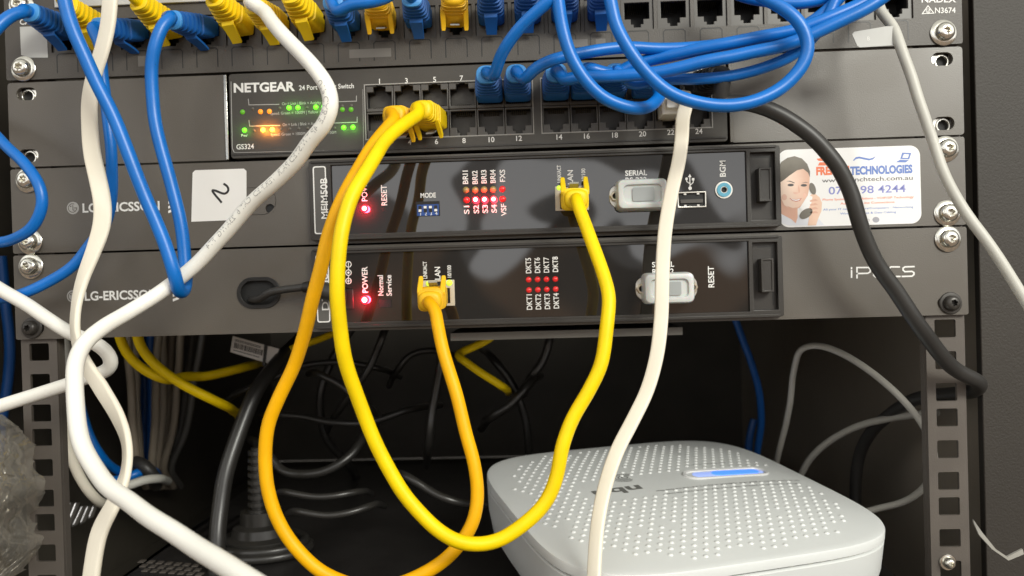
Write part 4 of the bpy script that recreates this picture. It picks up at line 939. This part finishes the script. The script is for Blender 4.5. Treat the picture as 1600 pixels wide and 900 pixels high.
# ------------------------------------------------------------------ the white modem on the shelf
RC = Vector((96.3, 37.3, -95.0)); RA = 89.7
RM = Matrix.Rotation(R(18.85), 3, 'Z') @ Matrix.Rotation(R(5.27), 3, 'X')
def rl(u, v, w): return RC + RM @ Vector((u, v, w))
def ruv(px, py, w=3.5):
    d = ray(px, py); n = RM @ Vector((0, 0, 1)); o = rl(0, 0, w); t_ = (o - CP).dot(n) / d.dot(n); l = RM.inverted() @ (CP + d * t_ - RC); return l.x, l.y
def sup(a, th, n=4.5): c_, s_ = math.cos(th), math.sin(th); return a * math.copysign(abs(c_) ** (2 / n), c_), a * math.copysign(abs(s_) ** (2 / n), s_)
def dome(u, v): 
    rho = ((abs(u) / RA) ** 4.5 + (abs(v) / RA) ** 4.5) ** (1 / 4.5); return 4.2 * (1 - min(rho, 1) ** 2.2)
md = thing('modem', 'white rounded square modem with a dimpled top and blue lamp on the shelf', 'modem', (RC.x, RC.y, SZ))
n = 144; rings = []
for f in (0.02, .15, .3, .45, .6, .72, .82, .9, .96, .985):
    rings.append([rl(u, v, dome(u, v)) for u, v in [sup(RA * f, 2 * math.pi * i / n) for i in range(n)]])
for f, w in ((.996, -.15), (1.0, -.9), (1.0, -4.6)): rings.append([rl(u, v, w) for u, v in [sup(RA * f, 2 * math.pi * i / n) for i in range(n)]])
MB().loft(rings).build('top_cover', M['router'], md)
MB().loft([[rl(u, v, w) for u, v in [sup(RA * f, 2 * math.pi * i / n) for i in range(n)]] for f, w in ((.975, -4.5), (.975, -6.4))]).build('seam', M['rgrey'], md)
rings = [[rl(u, v, w) for u, v in [sup(RA * f, 2 * math.pi * i / n) for i in range(n)]] for f, w in ((.99, -6.0), (.998, -6.6), (.99, -20), (.965, -32), (.93, -37.5), (.90, -38.5))]
MB().loft(rings).build('base_shell', M['router'], md)
lu0, lv0 = ruv(1064, 743); lu1, lv1 = ruv(1203, 734); lv = (lv0 + lv1) / 2; luc = (lu0 + lu1) / 2; lw = lu1 - lu0
tu, tv = ruv(966, 768); 
mb = MB(); m2 = MB()
j = 0; v = -80.0
rnd = random.Random(3)
while v < 82:
    u = -82 + (2.95 if j % 2 else 0)
    while u < 82:
        rho = ((abs(u) / 78) ** 3.4 + (abs(v) / 80) ** 3.4)
        band = (lv - 15 < v < lv + 10 and u > -24) or (abs(u - tu) < 19 and abs(v - (tv + 3)) < 17)
        edge = rho < 1.0 + 0.12 * math.sin(u * .9 + v * .35)
        if edge and not band and rnd.random() > .03:
            w0 = dome(u, v); k = 8; r_ = 1.35
            rr = [[rl(u + r_ * q * math.cos(2 * math.pi * i / k), v + r_ * q * math.sin(2 * math.pi * i / k), w0 - .25 + h) for i in range(k)] for q, h in ((1.0, 0), (.9, .45), (.6, .8), (.2, .95))]
            mb.loft(rr, False, True)
        u += 5.9
    v += 5.1; j += 1
mb.build('dimple_pattern', M['router'], md)
def capsule(cu, cv, w_, h_, wz, n_=10):
    o = []
    for (sg, a0) in ((1, -90), (-1, 90)):
        for i in range(n_ + 1):
            t_ = R(a0 + 180 * i / n_); o.append((cu + sg * (w_ / 2 - h_ / 2) + h_ / 2 * math.cos(t_), cv + h_ / 2 * math.sin(t_)))
    return [rl(u, v, dome(u, v) + wz) for u, v in o]
lh = 15.0
MB().loft([capsule(luc, lv, lw, lh, -.4), capsule(luc, lv, lw, lh, .5), capsule(luc, lv, lw - 1.2, lh - 1.2, .9), capsule(luc, lv, lw - 4.5, lh - 4.5, .6), capsule(luc, lv, lw - 6, lh - 6, -1.0)], True, True).build('lamp_rim', M['routerw'], md)
lp = MB().loft([capsule(luc + 1.5, lv, lw - 9, lh - 6.5, -1.2), capsule(luc + 1.5, lv, lw - 9, lh - 6.5, .1), capsule(luc + 1.5, lv, lw - 10, lh - 7.5, .25)]).build('status_lamp', M['led_blue2'], md)
MB().loft([capsule(luc + 6, lv - .2, lw - 24, lh - 8, .1), capsule(luc + 6, lv - .2, lw - 24.6, lh - 8.6, .42)]).build('lamp_core', M['led_blue'], lp)
mb = MB(); put = lambda u, v: rl(u, v, dome(u, v) + .12)
text(mb, 'nbn', (tu, tv), 0, 8.5, 28, 180, .03, put)
iu, iv = ruv(976, 748)
for r_ in (1.4, 3.0, 4.6, 6.2):
    a0, a1 = (0, 360) if r_ < 2 else (20 + r_ * 4, 330 - r_ * 6)
    ps = [(iu + r_ * 1.25 * math.cos(R(a)), iv + r_ * math.sin(R(a))) for a in range(int(a0), int(a1) + 1, 12)]
    for p_, q_ in zip(ps, ps[1:]):
        d = Vector(q_) - Vector(p_); nn_ = Vector((-d.y, d.x)).normalized() * .35
        mb.add([put(*(Vector(x) + s_ * nn_)) for x, s_ in ((p_, -1), (q_, -1), (q_, 1), (p_, 1))], [(0, 1, 2, 3)])
mb.build('logo', M['rgrey'], md, smooth=0)
mb = MB()
for py_, px_, w_, s_ in ((756.5, 1140, 90, 'Do not cover the box or place other equipment on top of it and keep the vents clear'), (762, 1146, 82, 'Do not remove from the premises - leave it here when you move out of this house')):
    u_, v_ = ruv(px_, py_); text(mb, s_, (u_, v_), 0, 1.9, w_, 180, 0.01, put)
u_, v_ = ruv(1104, 725); text(mb, 'power optical alarm', (u_, v_), 0, 1.7, 26, 180, 0, put)
mb.build('small_print', mat('router_fine_print', (0.30, 0.30, 0.29), .5), md, smooth=0)
mb = MB()                                        # dashes in the seam of the front edge
for i in range(140):
    th = 2 * math.pi * (i + .5) / 140; u, v = sup(RA * .982, th); 
    mb.add([rl(u * .995 + d, v * .998, -4.7 + e) for d, e in ((-1.2, 0), (1.2, 0), (1.2, -1.6), (-1.2, -1.6))], [(0, 1, 2, 3)])
mb.build('vent_dashes', M['gpvc'], md, smooth=0)

# ------------------------------------------------------------------ inside the rack, behind the units
IC = 'cable'
def inner(name, label, m, pts, r, cat=IC, group=None, n=12):
    P3 = px3(pts); t = thing(name, label, cat, P3[len(P3) // 2], group); tube('jacket', M[m], t, P3, r, 3.0, n); return t
inner('network_cable', 'yellow cable in the dark rack whose end points lowest to the right', 'yellow', [(212, 500, 70), (217, 535, 70), (236, 564, 72), (262, 586, 74), (288, 602, 76), (318, 618, 80), (348, 632, 90), (368, 644, 130), (372, 650, 240)], 3.0)
inner('network_cable', 'yellow cable in the dark rack curving along to the barcode tag', 'yellow', [(182, 500, 78), (190, 535, 78), (206, 562, 80), (232, 583, 82), (262, 594, 84), (290, 588, 100), (320, 588, 110), (352, 581, 118), (384, 573, 130), (404, 568, 200), (410, 566, 320)], 3.0)
inner('network_cable', 'thin yellow cable behind the golden cable going up under the lower unit', 'yellow', [(430, 553, 130), (470, 540, 125), (505, 528, 120), (530, 516, 110), (560, 500, 110)], 2.3)
inner('network_cable', 'short bright yellow cable end in the dark behind the golden cable', 'yellow', [(790, 508, 120), (760, 532, 120), (722, 550, 118), (714, 556, 112), (726, 564, 108), (752, 583, 106), (780, 601, 110), (793, 610, 170), (794, 614, 280)], 2.6)
inner('power_cable', 'thick grey power cable arching down behind the golden loop', 'bpvc_gloss', [(470, 530, 150), (440, 560, 120), (405, 603, 100), (378, 662, 88), (358, 722, 78), (345, 785, 70), (339, 850, 62), (338, 930, 58)], 5.0, 'power cable')
for k, (pts, r, m, lb) in enumerate((
        ([(88, 520, 62), (95, 600, 60), (104, 680, 58), (122, 742, 62), (150, 780, 74), (175, 790, 110)], 3.0, 'cream', 'cream cable hanging close behind the left rail, nearest the rail'),
        ([(100, 520, 85), (114, 600, 82), (126, 670, 80), (142, 720, 84), (170, 760, 100), (205, 775, 140)], 3.0, 'gpvc', 'grey cable behind the left rail showing inside the curl of the cream cable'),
        ([(118, 600, 110), (140, 680, 105), (158, 712, 110), (184, 735, 130), (220, 750, 170)], 2.8, 'blue', 'blue cable end behind the curl of the cream flat cable'),
        ([(1148, 495, 110), (1160, 530, 120), (1176, 572, 130), (1187, 620, 140), (1189, 660, 148), (1183, 705, 155), (1172, 790, 160)], 2.4, 'dblue', 'shade-darkened blue cable hanging behind the modem under the lower unit'),
        ([(1178, 655, 230), (1171, 685, 230), (1168, 760, 232)], 3.0, 'dblue', 'short shade-darkened blue cable piece left of the hanging one behind the modem'),
        ([(1208, 745, 138), (1221, 690, 120), (1234, 630, 100), (1241, 572, 85), (1250, 545, 76), (1275, 540, 70), (1310, 550, 62), (1360, 580, 50), (1410, 625, 36), (1445, 668, 28), (1458, 700, 24), (1459, 735, 26), (1440, 765, 34), (1410, 785, 44), (1370, 795, 54), (1330, 806, 60)], 1.9, 'mgrey', 'pale grey cable making a big loop between the modem and the right rail'),
        ([(1250, 745, 130), (1262, 722, 125), (1290, 694, 115), (1330, 670, 100), (1380, 655, 80), (1430, 648, 60), (1465, 644, 48)], 2.2, 'mgrey', 'dim grey cable arching behind the pale grey loop to the right rail'),
        )):
    inner('network_cable', lb, m, pts, r)
DL = 'dim cable hanging straight down in the dark left part of the rack'
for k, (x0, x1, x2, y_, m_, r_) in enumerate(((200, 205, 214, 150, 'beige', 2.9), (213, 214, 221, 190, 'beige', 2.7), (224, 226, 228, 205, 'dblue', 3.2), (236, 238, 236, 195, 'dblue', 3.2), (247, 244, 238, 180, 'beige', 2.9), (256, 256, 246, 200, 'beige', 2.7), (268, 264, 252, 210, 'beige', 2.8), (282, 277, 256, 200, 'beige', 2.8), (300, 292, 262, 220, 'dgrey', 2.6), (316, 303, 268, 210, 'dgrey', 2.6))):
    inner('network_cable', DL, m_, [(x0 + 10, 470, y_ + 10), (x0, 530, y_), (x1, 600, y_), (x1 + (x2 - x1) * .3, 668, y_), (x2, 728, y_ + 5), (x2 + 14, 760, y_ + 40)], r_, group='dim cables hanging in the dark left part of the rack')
inner('network_cable', 'pale cable end tied at the foot of the dim hanging cables', 'gpvc', [(188, 762, 110), (206, 757, 115), (224, 750, 120), (246, 748, 130), (262, 752, 160)], 3.0)
inner('network_cable', 'light blue cable bend at the foot of the dim hanging cables', 'blue', [(170, 752, 130), (196, 748, 130), (218, 738, 135), (236, 736, 150), (246, 742, 190)], 3.2)
inner('cable_tie', 'black tie wrapped round the foot of the dim hanging cables', 'bpvc', [(212, 722, 140), (226, 728, 136), (238, 742, 138), (244, 758, 150)], 4.5, 'cable tie')
for pts, r, lb in (
        ([(560, 500, 230), (520, 560, 220), (500, 620, 215), (508, 680, 220), (540, 720, 240)], 3.2, 'black cable hanging straight behind the golden loop'),
        ([(600, 520, 150), (585, 560, 150), (560, 600, 150), (530, 640, 160)], 2.6, 'black cable slanting down behind the bright yellow cable'),
        ([(500, 585, 120), (530, 600, 118), (560, 628, 120), (580, 640, 130)], 2.4, 'short black cable crossing just inside the top of the golden loop'),
        ([(450, 770, 60), (490, 776, 60), (530, 774, 62), (560, 768, 70)], 2.0, 'thin black cable lying flat in the middle of the golden loop'),
        ([(470, 800, 40), (510, 806, 40), (550, 800, 42), (580, 790, 50)], 2.0, 'thin black cable lying nearest the front inside the golden loop'),
        ([(770, 560, 230), (800, 600, 225), (820, 650, 225), (826, 700, 230)], 3.2, 'black cable hanging deep behind the bright yellow cable'),
        ([(430, 648, 170), (480, 652, 165), (520, 660, 160), (570, 661, 160), (640, 640, 170)], 2.6, 'shiny black cable sagging behind the two yellow cables'),
        ([(410, 700, 130), (440, 735, 125), (475, 742, 120), (510, 735, 120), (545, 715, 125), (570, 680, 140)], 3.0, 'shiny black cable in a low curve inside the golden loop'),
        ([(380, 610, 150), (430, 590, 150), (480, 570, 150), (540, 566, 155), (590, 575, 160)], 2.2, 'thin black cable running across under the barcode tag'),
        ([(636, 745, 90), (668, 765, 88), (700, 780, 86), (730, 788, 90), (790, 790, 100)], 2.6, 'black cable lying on the shelf behind the bright yellow loop'),
        ([(670, 690, 150), (676, 640, 150), (685, 590, 150), (690, 560, 150)], 3.0, 'black cable standing upright behind the golden cable'),
        ([(830, 590, 190), (850, 560, 190), (860, 525, 190)], 3.2, 'upper black cable in the dark left of the bright yellow cable'),
        ([(770, 650, 170), (800, 630, 170), (826, 600, 175)], 3.2, 'lower black cable in the dark left of the bright yellow cable'),
        ([(620, 580, 180), (640, 555, 180), (670, 547, 180), (700, 552, 185)], 2.4, 'thin black cable arched under the middle of the lower unit')):
    e0, e1 = pts[0], pts[-1]; pts = [(e0[0] - (pts[1][0] - e0[0]) * .6, e0[1] - (pts[1][1] - e0[1]) * .6 + 8, e0[2] + 60)] + list(pts) + [(e1[0] + (e1[0] - pts[-2][0]) * .7, e1[1] + (e1[1] - pts[-2][1]) * .7 + 8, e1[2] + 70)]
    inner('power_cable', lb, 'bpvc_gloss', pts, r, 'power cable')
# ridged black strain relief standing on a coil of cable
cc = atz(400, 835, SZ); cy_ = 95.0; base = at(405, 838, cy_)
bz = SZ
pk = thing('power_plug', 'black power plug with a ridged neck inside the golden loop', 'plug', (base.x, cy_, bz))
rr = []
for z_, r_ in ((0, 17), (5, 18), (9, 17.5), (11, 14), (16, 13), (18, 9.5), (26, 9)): rr.append([Vector((base.x + r_ * 1.25 * a, cy_ + r_ * b, bz + z_)) for a, b in ring(1, 28)])
MB().loft(rr).build('plug_body', M['bpvc_gloss'], pk)
rr = []
z_ = 25.0
while z_ < 66:
    for d_, r_ in ((0, 6.6), (2.4, 6.4), (2.6, 4.6), (4.2, 4.6)): rr.append([Vector((base.x + (r_ - (z_ - 25) * .03) * a, cy_ + (r_ - (z_ - 25) * .03) * b, bz + z_ + d_)) for a, b in ring(1, 20)])
    z_ += 4.6
MB().loft(rr).build('ridged_neck', M['bpvc_gloss'], pk)
co = thing('cable_coil', 'coil of black cable lying on the shelf under the ridged plug', 'cable', (base.x + 12, cy_ + 4, SZ))
for k in range(3):
    pts = [(Vector((base.x + 12 + (25 + k * 2.6) * math.cos(a) - 10, cy_ - 2 + (19 + k * 2) * math.sin(a), SZ + 3.2 + (k % 2) * 3.5)),) for a in [2 * math.pi * i / 48 for i in range(49)]]
    sweep(MB(), pts, ring(2.8, 10)).build('coil_turn', M['bpvc_gloss'], co)
# barcode tag tied on the cable
bt = thing('barcode_tag', 'white barcode tag tied round the cables under the lower unit', 'tag', at(398, 548, 118))
q = [at(a, b, 118) for a, b in ((364, 525), (436, 545), (431, 560), (420, 568), (360, 550))]
MB().prism([(v.x, v.z) for v in q], 117.6, 118.4).build('tag_paper', M['paper'], bt)
mb = MB(); rnd = random.Random(5); x = 0.06
e0, e1 = Vector(q[0]), Vector(q[1]); dn = (Vector(q[4]) - Vector(q[0]))
while x < .68:
    w_ = rnd.choice((.006, .01, .016)); ps = [e0.lerp(e1, x) + dn * .34, e0.lerp(e1, x + w_) + dn * .34, e0.lerp(e1, x + w_) + dn * .68, e0.lerp(e1, x) + dn * .68]
    mb.add([(p_.x, 117.5, p_.z) for p_ in ps], [(0, 1, 2, 3)]); x += w_ + rnd.choice((.005, .008, .013))
for k_ in (.14, .22, .8):
    ps = [e0.lerp(e1, .06) + dn * k_, e0.lerp(e1, .62) + dn * k_]; d_ = dn * .04
    mb.add([(p_.x, 117.5, p_.z) for p_ in (ps[0], ps[1], ps[1] + d_, ps[0] + d_)], [(0, 1, 2, 3)])
mb.build('barcode', M['ink'], bt, smooth=0)
q = [at(a, b, 117) for a, b in ((413, 538), (418, 540), (414, 572), (410, 571))]; MB().prism([(v.x, v.z) for v in q], 116.8, 117.4).build('tie', M['black'], bt)
# rear shelf edge, the light on it painted as pale bars, seen over the shelf
es = thing('rear_edge_highlight', 'pale strip painting the light along the rear shelf edge behind the modem', 'edge highlight', (60, 400, -97))
for x0, x1 in ((655, 672), (688, 905)):
    a = at(x0, 734.2, 400); b = at(x1, 731.8, 400); MB().box(a.x, b.x, 398, 402, -75.6 + (a.z + 75.6), a.z + 1.4).build('highlight_bar', M['paper'], es)
# raised moulded letters on the shelf by the white cable
sl = thing('shelf_label', 'dark embossed label lying on the shelf beside the thick white cable', 'label', atz(262, 888, SZ))
mb = MB()
for r_, (pxx, pyy, s_) in enumerate(((268, 880, 'RACK SHELF 1U'), (262, 889, 'MAX LOAD 20 KG'))):
    c = atz(pxx, pyy, SZ + .3); text(mb, s_, (c.x, c.y), 0, 3.4, 42, -4, .02, lambda u, v: (u, v, SZ + .12))
mb = MB()
for k in range(3):
    for i in range(7):
        c = atz(222 + i * 14 + k * 3, 878 + k * 7 + i * 1.1, SZ); mb.box(c.x - 2.0, c.x + 1.8, c.y - 2, c.y + 2.4, SZ + .02, SZ + .7)
mb.build('raised_marks', M['rail'], sl, bevel=.2)

# ------------------------------------------------------------------ odds and ends at the edges
bagn = random.Random(11); from mathutils import noise as mno
mb = MB(); nu, nv = 72, 90; g = []
for j in range(nv + 1):
    rw = []
    for i in range(nu + 1):
        fu, fv = i / nu, j / nv
        px_ = -60 + fu * (78 + 22 * math.sin(fv * 3.0) + 8 * math.sin(fv * 17)); py_ = 655 + fv * 250
        if fv < .25: px_ -= (1 - fv / .25) ** 1.5 * 45 * fu
        c = at(px_, py_, -14 - 26 * math.sin(math.pi * min(fu * .9 + .1, 1)) * math.sin(math.pi * (fv * .9 + .05)))
        nz_ = mno.noise(Vector((fu * 5, fv * 7, 0))) * 5 + abs(mno.noise(Vector((fu * 8 + 3, fv * 10, 2)))) * 11 + abs(mno.noise(Vector((fu * 18, fv * 20 + fu * 8, 5)))) * 4.5
        rw.append(c + Vector((0, -nz_, 0)))
    g.append(rw)
vs = [p for r_ in g for p in r_] + [p + Vector((0, 14, 0)) for r_ in g for p in r_]; m_ = (nu + 1) * (nv + 1); fs = []
for j in range(nv):
    for i in range(nu):
        a = j * (nu + 1) + i; fs.append((a, a + 1, a + nu + 2, a + nu + 1)); fs.append((a + m_, a + m_ + nu + 1, a + m_ + nu + 2, a + m_ + 1))
for i in range(nu): fs.append((i, i + m_, i + 1 + m_, i + 1)); a = nv * (nu + 1) + i; fs.append((a, a + 1, a + 1 + m_, a + m_))
for j in range(nv): a = j * (nu + 1) + nu; b = a + nu + 1; fs.append((a, a + m_, b + m_, b)); a = j * (nu + 1); b = a + nu + 1; fs.append((a, b, b + m_, a + m_))
tag(mb.add(vs, fs).build('plastic_bag', M['bag'], None, smooth=60), 'crumpled clear plastic bag at the lower left edge', 'plastic bag')
def scrap(label, pts, y, m):
    P = [at(a, b, y + d) for a, b, d in pts]
    mb = MB(); half = len(P) // 2; rings = []
    for i in range(half): a, b = P[i], P[-1 - i]; rings.append([a, a + Vector((0, 1.2, 0)), b + Vector((0, 1.2, 0)), b])
    tag(mb.loft(rings).build('cable_tie', M[m], None, smooth=50), label, 'cable tie')
scrap('torn white tie end lying at the lower right corner', [(1521, 812, 0), (1535, 832, -3), (1556, 858, -4), (1574, 870, -2), (1598, 858, 0), (1600, 866, 0), (1576, 876, -2), (1550, 858, -4), (1530, 836, -3), (1522, 818, 0)][:10], -18, 'mgrey')
# screw low on the right rail
rs = thing('rail_screw', 'small shiny screw at the foot of the right rail', 'screw', (231, 0, -126))
c = at(1480, 878, 2.4); screw(rs, c.x, c.z, 2.4, tilt=10, big=.7)
